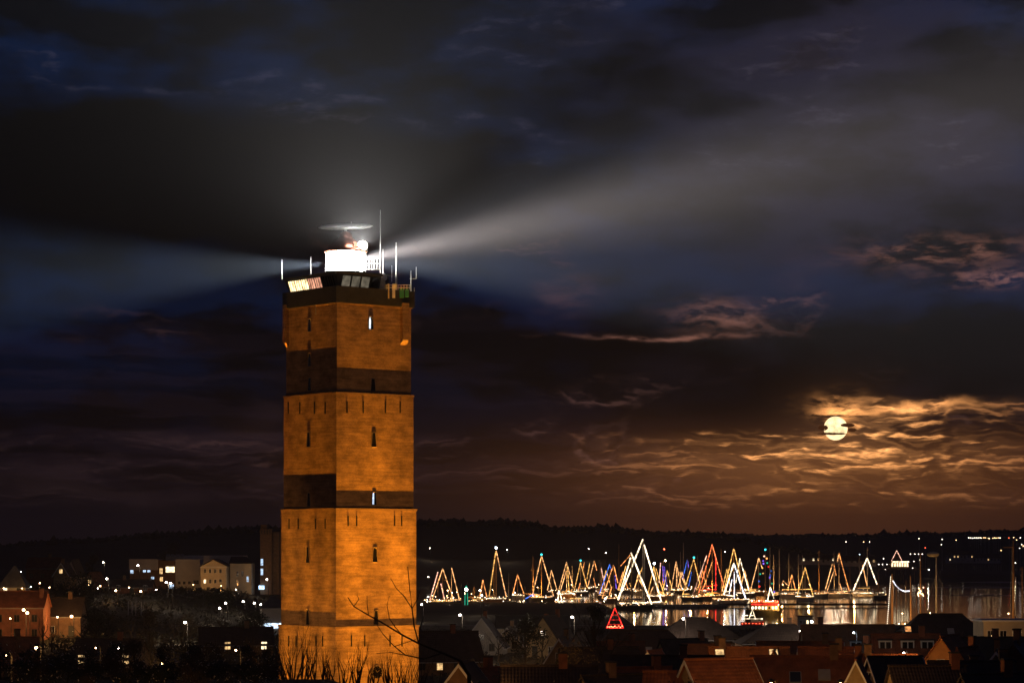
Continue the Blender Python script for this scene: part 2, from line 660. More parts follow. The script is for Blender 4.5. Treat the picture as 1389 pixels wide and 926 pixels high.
# ------------------------------------------------------------------ setting: ground, water, hills, haze
xs = sorted(set([-6000, -4000, -2500, -1500, -900, -600, -450] + list(range(-360, 361, 12)) + [-50, -46, -44, -42, -40, -38, 30, 32, 34, 38] + [450, 600, 900, 1500, 2500, 4000, 6000]))
ys = sorted(set([-400, -200, -100, -60, -30] + list(range(-20, 700, 10)) + [636, 638, 642, 644, 646, 648] + list(range(700, 940, 60)) + [940, 955, 960, 965, 970, 975, 990] + list(range(1020, 1440, 60)) + list(range(1440, 2120, 20)) + [2300, 2600, 3200, 4500, 6000]))
vs = [(x, y, g(x, y)) for y in ys for x in xs]
nx = len(xs)
fs = [(j * nx + i, j * nx + i + 1, (j + 1) * nx + i + 1, (j + 1) * nx + i) for j in range(len(ys) - 1) for i in range(nx - 1)]
mg = mat('dune_grass_ground', (0.034, 0.029, 0.016), 0.95, 0.65, 0.16, bump=0.6, bscale=1.5)
ground = MB().add(vs, fs).build('ground', mg, smooth=True)
tag(ground, kind='structure')

mw = bpy.data.materials.new('harbour_water')
mw.use_nodes = True
nt = mw.node_tree
b = nt.nodes['Principled BSDF']
b.inputs['Base Color'].default_value = (0.010, 0.012, 0.013, 1)
b.inputs['Roughness'].default_value = 0.06
b.inputs['IOR'].default_value = 1.333
tc = nt.nodes.new('ShaderNodeTexCoord')
mp = nt.nodes.new('ShaderNodeMapping')
mp.inputs['Scale'].default_value = (0.35, 0.12, 1)
nt.links.new(tc.outputs['Object'], mp.inputs[0])
n = nt.nodes.new('ShaderNodeTexNoise')
n.inputs['Scale'].default_value = 1.0
n.inputs['Detail'].default_value = 3
nt.links.new(mp.outputs[0], n.inputs['Vector'])
bp = nt.nodes.new('ShaderNodeBump')
bp.inputs['Strength'].default_value = 0.6
bp.inputs['Distance'].default_value = 0.07
nt.links.new(n.outputs[0], bp.inputs['Height'])
nt.links.new(bp.outputs[0], b.inputs['Normal'])
water = MB().add([(-60, 642, 0), (5900, 642, 0), (5900, 5900, 0), (-60, 5900, 0)], [(0, 1, 2, 3)]).build('water', mw)
tag(water, kind='structure')

# mud flats that break the open water at the right
mm = mat('wet_mud', (0.10, 0.075, 0.05), 0.35, 0.3, 0.02, bump=0.3, bscale=0.3, spec=0.5)
for k, (px0, px1, yy, wid) in enumerate(((1262, 1520, 1500, 26), (1300, 1560, 1740, 36), (1255, 1500, 1240, 14))):
    mb = MB()
    n_ = 14
    x0, x1 = (px0 - CX) / F * yy, (px1 - CX) / F * yy
    pv = []
    for i in range(n_):
        t = 2 * PI * i / n_
        pv.append(((x0 + x1) / 2 + (x1 - x0) / 2 * math.cos(t), yy + wid * math.sin(t) * (1 + 0.25 * math.sin(3 * t + k)), 0.02))
    cxy = ((x0 + x1) / 2, yy, 0.22)
    mb.add(pv + [cxy], [(i, (i + 1) % n_, n_) for i in range(n_)])
    tag(mb.build('mud_flat', mm, smooth=True), kind='structure')

M_HILL = mat('wooded_hill', (0.035, 0.032, 0.018), 0.95, 0.5, 0.02, bump=0.6, bscale=0.1)


def ridge(name, Y, half, prof, seed):
    rnd = random.Random(seed)
    ph = [rnd.uniform(0, 6.28) for _ in range(6)]
    pxs = [prof[0][0] + (prof[-1][0] - prof[0][0]) * i / 160 for i in range(161)]
    vs_, top = [], []
    cols = 9
    for px in pxs:
        for (a, pa), (b_, pb) in zip(prof, prof[1:]):
            if a <= px <= b_:
                py = pa + (pb - pa) * (px - a) / (b_ - a)
                break
        py += 1.2 * math.sin(px * 0.05 + ph[0]) + 0.8 * math.sin(px * 0.13 + ph[1]) + 0.5 * math.sin(px * 0.37 + ph[2])
        p = at(px, py, Y)
        h = p.z + 4.0
        for c in range(cols):
            t = -1 + 2 * c / (cols - 1)
            vs_.append((p.x, Y + t * half, -4.0 + h * math.cos(t * PI / 2) ** 1.4 if abs(t) < 1 else -4.0))
        top.append(p)
    fs_ = [(i * cols + c, i * cols + c + 1, (i + 1) * cols + c + 1, (i + 1) * cols + c) for i in range(160) for c in range(cols - 1)]
    o = MB().add(vs_, fs_).build(name, M_HILL, smooth=True)
    tag(o, kind='structure')
    return top


top1 = ridge('hills', 1850, 230, [(-500, 742), (-200, 738), (0, 738), (150, 728), (330, 716), (560, 708), (620, 705), (700, 707), (750, 714), (800, 714), (860, 719), (930, 721), (1000, 728), (1060, 742), (1120, 756)], 1)
top2 = ridge('hills', 2700, 300, [(820, 738), (930, 728), (1010, 724), (1100, 725), (1200, 724), (1300, 721), (1389, 719), (1500, 718), (1900, 722)], 2)
# ragged tree line on the crests
mb = MB()
rnd = random.Random(5)
for top, dens in ((top1, 9), (top2, 8)):
    for p in top:
        for _ in range(dens):
            x = p.x + rnd.uniform(-9, 9)
            y = p.y + rnd.uniform(-60, 10)
            r = rnd.uniform(0.8, 2.6) * (1.9 if rnd.random() < 0.05 else 1)
            z = p.z - 1.0 - (p.y - y) * 0.03
            n_ = 5
            ring = [(x + r * math.cos(2 * PI * k / n_ + x) * rnd.uniform(.7, 1.2), y + r * math.sin(2 * PI * k / n_ + x), z + rnd.uniform(-.3, .5) * r) for k in range(n_)]
            mb.add(ring + [(x + rnd.uniform(-.4, .4) * r, y, z + r * rnd.uniform(0.7, 1.35)), (x, y, z - 2 * r)], [(k, (k + 1) % n_, n_) for k in range(n_)] + [((k + 1) % n_, k, n_ + 1) for k in range(n_)])
tag(mb.build('distant_wood', leaf_mat('distant_foliage', (0.03, 0.03, 0.014), 0.9)), 'dark ragged line of trees along the far hills', 'trees', kind='stuff')

mh = bpy.data.materials.new('night_haze')
mh.use_nodes = True
nt = mh.node_tree
nt.nodes.clear()
pv = nt.nodes.new('ShaderNodeVolumePrincipled')
pv.inputs['Color'].default_value = (1.0, 0.96, 0.92, 1)
pv.inputs['Density'].default_value = 0.00010
pv.inputs['Anisotropy'].default_value = 0.25
o_ = nt.nodes.new('ShaderNodeOutputMaterial')
nt.links.new(pv.outputs[0], o_.inputs['Volume'])
haze = MB().box((0, 2800, 45), (12200, 6500, 104)).build('haze', mh)
tag(haze, 'thin night haze that carries the lamp glow', 'haze', kind='stuff')

# ------------------------------------------------------------------ the moon and the cloud streaks before it
D_MOON = 60000.0
mpos = Vector((0, 0, EYE)) + md * D_MOON
mmn = lit_window('moon_disc', (1.0, 0.70, 0.36), 1.45)
_mr = [n for n in mmn.node_tree.nodes if n.type == 'MAP_RANGE'][0]
_mr.inputs[3].default_value = 1.25
_mr.inputs[4].default_value = 2.6
[n for n in mmn.node_tree.nodes if n.type == 'TEX_NOISE'][0].inputs['Scale'].default_value = 0.006
moon = MB().ball((0, 0, 0), D_MOON * 16.0 / F, 32, 20).build('moon', mmn, smooth=True, loc=mpos)
tag(moon, 'full pale orange moon low above the harbour, crossed by cloud streaks', 'moon')
mc = bpy.data.materials.new('cloud_streak')
mc.use_nodes = True
nt = mc.node_tree
nt.nodes.clear()
X.nt = nt
tc = nt.nodes.new('ShaderNodeTexCoord')
lw = nt.nodes.new('ShaderNodeLayerWeight')
lw.inputs[0].default_value = 0.5
nz = nt.nodes.new('ShaderNodeTexNoise')
nz.inputs['Scale'].default_value = 0.012
nz.inputs['Detail'].default_value = 4
nt.links.new(tc.outputs['Object'], nz.inputs['Vector'])
dens = xstep(X(lw.outputs['Facing']) + (X(nz.outputs[0]) - 0.5) * 1.8, 1.0, 0.25)
tr = nt.nodes.new('ShaderNodeBsdfTransparent')
df = nt.nodes.new('ShaderNodeEmission')
df.inputs[0].default_value = (0.25, 0.08, 0.025, 1)
df.inputs[1].default_value = 0.22
mx = nt.nodes.new('ShaderNodeMixShader')
nt.links.new(dens.s, mx.inputs[0])
nt.links.new(tr.outputs[0], mx.inputs[1])
nt.links.new(df.outputs[0], mx.inputs[2])
o_ = nt.nodes.new('ShaderNodeOutputMaterial')
nt.links.new(mx.outputs[0], o_.inputs[0])
mc.cycles.emission_sampling = 'NONE'
D_C = 45000.0
for px, py, a, b_ in ((1116.5, 580, 7, 4.0), (1150, 576.5, 10, 3.0), (1128, 588, 20, 2.0), (1156, 583, 6, 3)):
    p = Vector(((px - CX) / F, 1, -(py - HY) / F)) * D_C + Vector((0, 0, EYE))
    s = D_C / F
    c = MB().ball((0, 0, 0), 1.0, 24, 14, (a * s, 5 * s, b_ * s)).build('cloud', mc, smooth=True, loc=p)
    tag(c, kind='structure')

# ------------------------------------------------------------------ the lighthouse
TA = math.radians(38.4)
TX, TY, TZ = -18.77, 296.09, 2.0
tower = thing('lighthouse', 'tall square brick lighthouse lit orange, white light burning at its top', 'lighthouse', (TX, TY, TZ), TA)
TCS, TSN = math.cos(TA), math.sin(TA)


def tw(x, y, z=0):
    """tower local -> world"""
    return Vector((TX + x * TCS - y * TSN, TY + x * TSN + y * TCS, TZ + z))


def face_t(face, s, px):
    """coordinate along a face for a photo column"""
    lo, hi = -s / 2, s / 2
    for _ in range(50):
        m = (lo + hi) / 2
        w = tw(m, -s / 2) if face == 'r' else tw(-s / 2, m)
        q = CX + F * w.x / w.y
        if (q < px) == (face == 'r'):
            lo = m
        else:
            hi = m
    return (lo + hi) / 2


def face_z(face, s, t, py):
    w = tw(t, -s / 2) if face == 'r' else tw(-s / 2, t)
    return EYE - (py - HY) / F * w.y - TZ


tiers = [(11.52, -0.6, 13.36 - TZ), (11.12, 13.36 - TZ, 26.6 - TZ), (10.67, 26.6 - TZ, 39.6 - TZ), (10.27, 39.6 - TZ, 49.8 - TZ)]
for i, (s, z0, z1) in enumerate(tiers):
    MB().box((0, 0, (z0 + z1) / 2), (s, s, z1 - z0)).build('brick_tier', M_BRICK, tower)
    if i < 3:
        MB().box((0, 0, z1 - 0.06), (s + 0.16, s + 0.16, 0.20)).build('ledge', M_COPE, tower)


def slab_on(face, s, poly, d0, d1, name, m, parent=None):
    """polygon (t, z) on a face, from depth d0 to d1 outside of the wall"""
    mb_ = MB()
    if face == 'r':
        mb_.prism([(t, -s / 2 - d0, z) for t, z in poly], (0, -(d1 - d0), 0))
    else:
        mb_.prism([(-s / 2 - d0, t, z) for t, z in poly], (-(d1 - d0), 0, 0))
    return mb_.build(name, m, parent or tower)


M_SLITW = lit_window('lit_slit', (0.85, 0.92, 1.0), 2.2)
M_SLITB = lit_window('lit_slit_blue', (0.6, 0.75, 1.0), 1.6)
M_REVEAL = mat('stone_reveal', (0.34, 0.25, 0.16), 0.9)
slits = [('r', 10.27, 503, 429, 447, 'w'), ('r', 10.27, 506, 513, 531, None), ('r', 10.67, 507, 586, 606, None), ('r', 10.67, 507.5, 667, 685, 'b'),
         ('r', 11.12, 508.5, 742, 762, None), ('r', 11.12, 510, 827, 847, None),
         ('l', 10.27, 420, 432, 450, None), ('l', 10.27, 420, 479, 497, None), ('l', 10.27, 420, 512, 530, None), ('l', 10.67, 418.5, 586, 606, None),
         ('l', 10.67, 419, 668, 687, None), ('l', 11.12, 417.5, 741, 763, None), ('l', 11.12, 417.5, 826, 847, None)]
for face, s, px, y0, y1, lit in slits:
    t = face_t(face, s, px)
    z1, z0 = face_z(face, s, t, y0), face_z(face, s, t, y1)
    w0, w1 = 0.36, 0.24
    # a recess is shown by a jamb frame proud of the wall round a dark pane
    poly = [(t - w0, z0), (t + w0, z0), (t + w1, z1), (t - w1, z1)]
    win = slab_on(face, s, poly, 0.004, 0.03, 'window', M_GLASS)
    fr = MB()
    for a, b_ in ((poly[0], poly[3]), (poly[1], poly[2]), (poly[3], poly[2]), (poly[0], poly[1])):
        if face == 'r':
            fr.tube([(a[0], -s / 2 - 0.03, a[1]), (b_[0], -s / 2 - 0.03, b_[1])], 0.05, 4)
        else:
            fr.tube([(-s / 2 - 0.03, a[0], a[1]), (-s / 2 - 0.03, b_[0], b_[1])], 0.05, 4)
    fr.build('frame', M_REVEAL, win)
    if lit:
        k = -0.16 if face == 'r' else 0.16
        slab_on(face, s, [(t + k - 0.1, z0 + 0.1), (t + k + 0.12, z0 + 0.1), (t + k + 0.12, z1 - 0.1), (t + k - 0.1, z1 - 0.1)], 0.035, 0.05, 'lit_pane', M_SLITW if lit == 'w' else M_SLITB, win)

anchors = {('r', 10.67): ((470.5, 492.5, 522.5, 542.5), 544, 560), ('l', 10.67): ((391.5, 407, 427, 441.5), 545, 561),
           ('r', 11.12): ((472, 483.5, 535, 544.5), 699, 713), ('l', 11.12): ((392.5, 405, 428.5, 441.5), 703, 717),
           ('r', 11.52): ((476.5, 494.5, 529, 545), 861, 876), ('l', 11.52): ((392, 402, 429, 438), 862, 876)}
for (face, s), (pxs_, y0, y1) in anchors.items():
    for px in pxs_:
        t = face_t(face, s, px)
        z1, z0 = face_z(face, s, t, y0), face_z(face, s, t, y1)
        slab_on(face, s, [(t - 0.06, z0), (t + 0.06, z0), (t + 0.06, z1), (t - 0.06, z1)], 0.004, 0.10, 'wall_anchor', M_IRON)

# corner pilasters under the gallery
for face, pa, pb, yt, yb in (('r', 543, 551.5, 411, 461), ('l', 386.5, 392, 414, 464)):
    s = 10.27
    ta, tb = face_t(face, s, pa), face_t(face, s, pb)
    z1, z0 = face_z(face, s, ta, yt), face_z(face, s, ta, yb)
    o = slab_on(face, s, [(ta, z0), (tb, z0), (tb, z1), (ta, z1)], 0.004, 0.5, 'pilaster', M_BRICK)
    # sloped foot that catches the floodlight
    mb_ = MB()
    if face == 'r':
        mb_.add([(ta, -s / 2, z0 - 0.55), (tb, -s / 2, z0 - 0.55), (tb, -s / 2 - 0.5, z0 - 0.003), (ta, -s / 2 - 0.5, z0 - 0.003), (ta, -s / 2, z0 - 0.003), (tb, -s / 2, z0 - 0.003)],
                [(0, 1, 2, 3), (0, 3, 4), (1, 5, 2), (3, 2, 5, 4), (0, 4, 5, 1)])
    else:
        mb_.add([(-s / 2, ta, z0 - 0.55), (-s / 2, tb, z0 - 0.55), (-s / 2 - 0.5, tb, z0 - 0.003), (-s / 2 - 0.5, ta, z0 - 0.003), (-s / 2, ta, z0 - 0.003), (-s / 2, tb, z0 - 0.003)],
                [(0, 1, 2, 3), (0, 3, 4), (1, 5, 2), (3, 2, 5, 4), (0, 4, 5, 1)])
    mb_.build('pilaster_foot', M_COPE, o)

# clock low on the right face
t = face_t('r', 11.52, 511)
zc = face_z('r', 11.52, t, 911)
yf = -11.52 / 2
mb_ = MB()
ring = [(t + 0.72 * math.cos(2 * PI * k / 24), yf - 0.004, zc + 0.72 * math.sin(2 * PI * k / 24)) for k in range(24)]
clock = MB().prism(ring, (0, -0.08, 0)).build('clock_face', mat('clock_dark', (0.006, 0.006, 0.006), 0.95, spec=0.0), tower)
MB().tube([(t + 0.74 * math.cos(2 * PI * k / 24), yf - 0.09, zc + 0.74 * math.sin(2 * PI * k / 24)) for k in range(25)], 0.06, 5).build('rim', M_REVEAL, clock)
for k in range(12):
    a = 2 * PI * k / 12
    MB().tube([(t + 0.52 * math.cos(a), yf - 0.1, zc + 0.52 * math.sin(a)), (t + 0.64 * math.cos(a), yf - 0.1, zc + 0.64 * math.sin(a))], 0.02, 4).build('hour_mark', M_REVEAL, clock)
for ang, ln in ((2.2, 0.34), (0.6, 0.5)):
    MB().tube([(t, yf - 0.11, zc), (t + ln * math.cos(ang), yf - 0.11, zc + ln * math.sin(ang))], 0.025, 4).build('hand', M_REVEAL, clock)

# gallery and parapet
z0 = 49.8 - TZ
MB().box((0, 0, z0 + 0.02), (10.9, 10.9, 0.36)).build('gallery_floor', M_DARKM, tower)
for c, sz in (((0, -5.34, z0 + 0.95), (10.9, 0.22, 1.5)), ((0, 5.34, z0 + 0.95), (10.9, 0.22, 1.5)), ((-5.34, 0, z0 + 0.95), (0.22, 10.46, 1.5)), ((5.34, 0, z0 + 0.95), (0.22, 10.46, 1.5))):
    MB().box(c, sz).build('parapet_wall', M_DARKM, tower)
MB().box((0, 0, z0 - 0.22), (10.5, 10.5, 0.14)).build('gallery_cornice', M_COPE, tower)

# watch room with outward leaning windows (left half of the top)
zr = z0 + 1.55
room = MB()
xa, xb, ya, yb = -4.75, 0.9, -4.75, 4.85
lean = 0.5
room.add([(xa, ya, z0 + 0.2), (xb, ya, z0 + 0.2), (xb, yb, z0 + 0.2), (xa, yb, z0 + 0.2),
          (xa, ya, zr), (xb, ya, zr), (xb, yb, zr), (xa, yb, zr),
          (xa - lean, ya - lean, zr + 1.55), (xb, ya - lean, zr + 1.55), (xb, yb + lean, zr + 1.55), (xa - lean, yb + lean, zr + 1.55)],
         [(3, 2, 1, 0), (0, 1, 5, 4), (1, 2, 6, 5), (2, 3, 7, 6), (3, 0, 4, 7), (4, 5, 9, 8), (5, 6, 10, 9), (6, 7, 11, 10), (7, 4, 8, 11), (8, 9, 10, 11)])
roomo = room.build('watch_room', M_DARKM, tower)
MB().box(((xa + xb - lean) / 2, (ya + yb) / 2, zr + 1.68), (xb - xa + lean + 0.3, yb - ya + 2 * lean + 0.3, 0.24)).build('room_roof', M_DARKM, roomo)
M_ROOM = lit_window('watch_room_light', (1.0, 0.74, 0.36), 2.6)
M_ROOM2 = lit_window('watch_room_light_dim', (1.0, 0.45, 0.28), 0.9)
nwin = 7
for k in range(nwin):
    c0 = ya + 0.15 + (yb - ya - 0.3) * k / nwin + 0.10
    c1 = ya + 0.15 + (yb - ya - 0.3) * (k + 1) / nwin - 0.10
    za, zb_ = 0.12, 1.38
    q = [(xa - lean * za / 1.55 - 0.03, c0, zr + za), (xa - lean * za / 1.55 - 0.03, c1, zr + za), (xa - lean * zb_ / 1.55 - 0.03, c1, zr + zb_), (xa - lean * zb_ / 1.55 - 0.03, c0, zr + zb_)]
    mt = M_ROOM if k >= 4 else (M_ROOM2 if k >= 2 else M_GLASS)
    w = MB().prism(q, (0.02, 0, 0)).build('window', mt, roomo)
    # people-high clutter and mullions inside the lit panes
    for j in range(2):
        yy = c0 + (c1 - c0) * (0.3 + 0.4 * j)
        MB().tube([(q[0][0] - 0.03, yy, zr + za), (q[2][0] - 0.03, yy, zr + zb_)], 0.035, 4).build('mullion', M_DARKM, w)
for k in range(4):
    c0 = xa + 0.3 + (xb - xa - 0.4) * k / 4 + 0.12
    c1 = xa + 0.3 + (xb - xa - 0.4) * (k + 1) / 4 - 0.12
    q = [(c0, ya - lean * .12 / 1.55 - 0.03, zr + .12), (c1, ya - lean * .12 / 1.55 - 0.03, zr + .12), (c1, ya - lean * 1.38 / 1.55 - 0.03, zr + 1.38), (c0, ya - lean * 1.38 / 1.55 - 0.03, zr + 1.38)]
    MB().prism(q, (0, 0.02, 0)).build('window', lit_window('dim_pane', (1.0, 0.85, 0.6), 0.12) if k < 3 else M_GLASS, roomo)

# lantern
lz = 53.75 - TZ
lx, ly = -0.25, 0.2
MB().lathe([(2.0, z0 + 0.2), (2.0, lz - 0.25), (2.55, lz - 0.12), (2.55, lz)], 20, (lx, ly, 0)).build('lantern_base', M_DARKM, tower, smooth=False)
M_LENS = emat('lantern_light', (1.0, 0.93, 0.84), 70.0, sample=True)
lens = MB().lathe([(1.75, lz + 0.02), (2.15, lz + 0.35), (2.25, lz + 0.9), (2.25, lz + 1.5), (2.15, lz + 2.0), (1.9, lz + 2.3)], 20, (lx, ly, 0)).build('lantern_lens', M_LENS, tower)
for k in range(12):
    a = 2 * PI * k / 12
    MB().tube([(lx + 2.3 * math.cos(a), ly + 2.3 * math.sin(a), lz), (lx + 2.3 * math.cos(a), ly + 2.3 * math.sin(a), lz + 2.35)], 0.035, 4).build('glazing_bar', M_WHITEM, tower)
dome = MB().lathe([(2.5, lz + 2.33), (2.5, lz + 2.45), (2.1, lz + 2.75), (1.7, lz + 3.25), (1.35, lz + 3.6), (1.0, lz + 3.8), (0.78, lz + 4.0), (0.7, lz + 4.35), (0.55, lz + 4.55), (0.2, lz + 4.7)], 20, (lx, ly, 0)).build('dome', M_DOME, tower, smooth=True)
MB().tube([(lx, ly, lz + 4.6), (lx, ly, lz + 5.0)], 0.14, 8).build('radar_mast', M_WHITEM, tower)
# radar scanner: a long shallow curved bar, seen broadside
rd = MB()
ra = -TA
prof = []
for i in range(17):
    q = -1 + 2 * i / 16
    prof.append((q * 3.15, 0.32 * (1 - abs(q) ** 2.6) ** 0.6 + 0.03))
pts_ = [(lx + q * math.cos(ra), ly + q * math.sin(ra), lz + 5.25 + 0.03 * q) for q, r in prof]
rd.tube(pts_, [r for q, r in prof], 8)
rad = rd.build('radar_scanner', M_WHITEM, tower, smooth=True)
MB().tube([(lx + 0.5, ly - 0.4, lz + 5.4), (lx + 0.5, ly - 0.4, lz + 5.8)], 0.04, 4).build('lightning_rod', M_GREYM, rad)
# searchlight before the dome
c = c_search = Vector((lx + 0.95, ly - 2.0, lz + 2.95))
sl = MB().lathe([(0.1, -0.5), (0.55, -0.3), (0.62, 0.0)], 12).build('searchlight', M_WHITEM, tower)
sl.location = c
sl.rotation_euler = (math.radians(95), 0, -TA)
MB().ball((0, 0, 0.08), 0.58, 12, 8, (1, 1, 0.45)).build('bulb', emat('searchlight_bulb', (1.0, 0.93, 0.8), 9.0), sl)
MB().tube([(lx + 0.95, ly - 1.9, lz + 2.35), (lx + 0.95, ly - 1.9, lz + 2.6)], 0.08, 6).build('searchlight_bracket', M_WHITEM, tower)


def top_pt(px, py, depth):
    """point in tower space from photo pixel at world depth"""
    w = at(px, py, depth) - Vector((TX, TY, TZ))
    return Vector((w.x * TCS + w.y * TSN, -w.x * TSN + w.y * TCS, w.z))


# antennas on the gallery (thin white poles)
for px, y0_, y1_, r, dep in ((516, 285, 392, 0.07, 296), (537.5, 329, 392, 0.13, 297), (421.5, 348, 372, 0.06, 295), (382.5, 352, 375, 0.07, 300), (557.5, 367, 392, 0.07, 295.5), (564.5, 362, 374, 0.05, 296), (562, 390, 397, 0.05, 296), (531.5, 360, 378, 0.03, 296), (519.5, 338, 368, 0.05, 297)):
    a = top_pt(px, y1_ + 4, dep)
    b_ = top_pt(px, y0_, dep)
    o = MB().tube([a, b_], [r, r * 0.55], 6).build('antenna', M_WHITEM, tower)
    if px in (562, 564.5):
        c_ = top_pt(555.5, y1_ + 4, dep)
        MB().tube([c_, a], 0.04, 4).build('antenna_arm', M_GREYM, o)
# white railing right of the lantern, with ladder
z_a, z_b = 366, 350
rl = MB()
for k in range(6):
    px = 497 + 3.6 * k
    rl.tube([top_pt(px, z_a, 295.5), top_pt(px, z_b + 1, 295.5)], 0.06, 5)
for yy in (350, 357, 365):
    rl.tube([top_pt(496, yy, 295.5), top_pt(516, yy + 0.5, 295.5)], 0.06, 5)
rl.build('railing', M_WHITEM, tower)
deck_a = top_pt(497, 367, 295.5)
MB().box((lx + 2.5, ly - 1.2, lz - 0.2), (4.4, 3.4, 0.14)).build('lantern_deck', M_DARKM, tower)
MB().box((lx + 3.6, ly - 1.0, z0 + 1.9), (1.9, 2.4, 3.3)).build('stair_cabin', M_DARKM, tower)
# equipment cabinet and dishes, right corner of the gallery
cb_ = top_pt(516, 386, 294)
MB().lathe([(0.5, -0.9), (0.62, -0.2), (0.5, 0.6), (0.2, 1.1)], 10, cb_).build('radome', mat('radome_ivory', (0.7, 0.62, 0.42), 0.5), tower, smooth=True)
dsh = top_pt(521, 376, 294)
MB().ball(dsh, 0.42, 10, 6, (1, 0.4, 1)).build('dish_antenna', M_WHITEM, tower, smooth=True)
M_GREENP = mat('green_panel', (0.05, 0.28, 0.14), 0.5)
for px, w, y0_, y1_, m_ in ((545, 6, 391, 404, M_GREENP), (552, 5, 392, 403, M_GREENP), (534, 4, 385, 404, M_WHITEM), (527, 2.5, 385, 405, mat('radome_ivory', (0, 0, 0)))):
    p = top_pt(px, (y0_ + y1_) / 2, 293.0)
    MB().box(p, (w / 12.0, 0.3, (y1_ - y0_) / 12.0), -TA).build('equipment_box', m_, tower)
for k in range(9):
    px = 524 + 4.0 * k
    MB().tube([top_pt(px, 393, 291.5), top_pt(px, 386, 291.5)], 0.035, 4).build('baluster', M_WHITEM, tower)
for y_ in (386.5, 390):
    MB().tube([top_pt(523, y_, 291.5), top_pt(557, y_, 291.6)], 0.035, 4).build('handrail', M_WHITEM, tower)
# drain pipe hanging from the parapet on the left face
t = face_t('l', 10.27, 430)
MB().tube([(-5.3, t, face_z('l', 10.27, t, 392)), (-5.3, t, face_z('l', 10.27, t, 427))], 0.07, 5).build('drain_pipe', M_GREYM, tower)


# lamp of the lighthouse: beams leaving the lens
def beam(px_dir, power, size, blend, col):
    d = Vector(px_dir).normalized()
    src = tw(lx, ly, lz + 1.15) + d * 2.75
    L = bpy.data.lights.new('lighthouse_beam', 'SPOT')
    L.energy = power
    L.spot_size = math.radians(size)
    L.spot_blend = blend
    L.shadow_soft_size = 0.3
    L.color = col
    o = bpy.data.objects.new('lighthouse_beam', L)
    o.location = src
    o.rotation_euler = (-d).to_track_quat('Z', 'Y').to_euler()
    link(o)


beam((62, -80, 3.4), 8.0e6, 7.5, 1.0, (1.0, 0.90, 0.87))
beam((62, -80, 3.0), 8.5e6, 14.0, 1.0, (1.0, 0.90, 0.90))
beam((62, -80, 1.6), 1.7e6, 30.0, 1.0, (0.85, 0.88, 1.0))
beam((-93, 30, -1.5), 4.4e6, 24, 1.0, (0.60, 0.76, 1.0))
beam((90, 42, -1.5), 3.2e6, 25, 1.0, (0.60, 0.78, 1.0))


# lights added at the searchlight for halo and fill; halo one faces the viewer
def halo_fill(loc, power, radius, facing):
    L = bpy.data.lights.new('halo_fill_light', 'POINT')
    L.energy = power
    L.color = (0.95, 0.95, 0.97)
    L.shadow_soft_size = radius
    o = bpy.data.objects.new('halo_fill_light', L)
    o.location = loc
    link(o)
    if facing:
        L.use_nodes = True
        X.nt = L.node_tree
        em = [n for n in X.nt.nodes if n.type == 'EMISSION'][0]
        ge = X.nt.nodes.new('ShaderNodeNewGeometry')
        sp = X.nt.nodes.new('ShaderNodeSeparateXYZ')
        X.nt.links.new(ge.outputs['Incoming'], sp.inputs[0])
        SGN = 1.0
        st = xstep(X(sp.outputs[2]) * SGN, -0.25, 0.85) * xstep(X(sp.outputs[1]) * SGN, 0.05, -0.2)
        X.nt.links.new(st.s, em.inputs[1])
    return o


sw = tw(c_search.x, c_search.y, c_search.z)
halo_fill(sw + Vector((0, -0.9, 0.0)), 390000, 0.15, True)  # added glow: lights the haze into a halo round the lantern
halo_fill(sw + Vector((0.2, -0.9, 0.3)), 380, 0.15, False)  # added weak fill on dome and radar


# sodium floodlights at the foot: asymmetric wall washers
FLN = {('r', -3.2): 'left of its right face', ('r', 3.2): 'right end of its right face', ('l', -3.9): 'by the near corner, left face', ('l', 0.0): 'middle of its left face', ('l', 3.9): 'far end of its left face'}


def floodlight(face, d, t, power, expo, cmin):
    s = 11.52
    p = tw(t, -s / 2 - d, 0) if face == 'r' else tw(-s / 2 - d, t, 0)
    nrm = (tw(0, 1) - tw(0, 0)) if face == 'r' else (tw(1, 0) - tw(0, 0))
    f = thing('floodlight', 'orange floodlight at the foot of the lighthouse, ' + FLN[(face, t)], 'floodlight', (p.x, p.y, g(p.x, p.y)), TA)
    MB().box((0, 0, 0.1), (0.5, 0.5, 0.2)).build('base', M_IRON, f)
    hd = MB().lathe([(0.12, -0.3), (0.3, -0.1), (0.34, 0.12)], 10).build('lamp_head', M_GREYM, f)
    hd.location = (0, 0, 0.5)
    MB().lathe([(0.3, 0.125), (0.28, 0.15)], 10).build('lamp_glass', emat('sodium_glass', (1.0, 0.42, 0.06), 3.0), hd)
    L = bpy.data.lights.new('floodlight_lamp', 'POINT')
    L.energy = power
    L.color = (1.0, 0.36, 0.02)
    L.shadow_soft_size = 0.03
    L.use_nodes = True
    X.nt = L.node_tree
    em = [n for n in X.nt.nodes if n.type == 'EMISSION'][0]
    ge = X.nt.nodes.new('ShaderNodeNewGeometry')
    sp = X.nt.nodes.new('ShaderNodeSeparateXYZ')
    X.nt.links.new(ge.outputs['Incoming'], sp.inputs[0])
    x_, y_, z_ = (X(sp.outputs[i]) for i in range(3))
    wallward = x_ * nrm.x + y_ * nrm.y
    c = X.math('MAXIMUM', X.math('SQRT', x_ * x_ + y_ * y_), cmin)
    st = c ** (-expo) * xstep(z_, 0.0, 0.15) * xstep(wallward, -0.03, 0.02)
    X.nt.links.new(st.s, em.inputs[1])
    o = bpy.data.objects.new('floodlight_lamp', L)
    o.location = (p.x, p.y, g(p.x, p.y) + 0.75)
    link(o)


for t_ in (-3.2, 3.2):
    floodlight('r', 3.2, t_, 470, 3.4, 0.19)
for t_ in (-3.9, 0.0, 3.9):
    floodlight('l', 1.6, t_, 135, 2.75, 0.085)

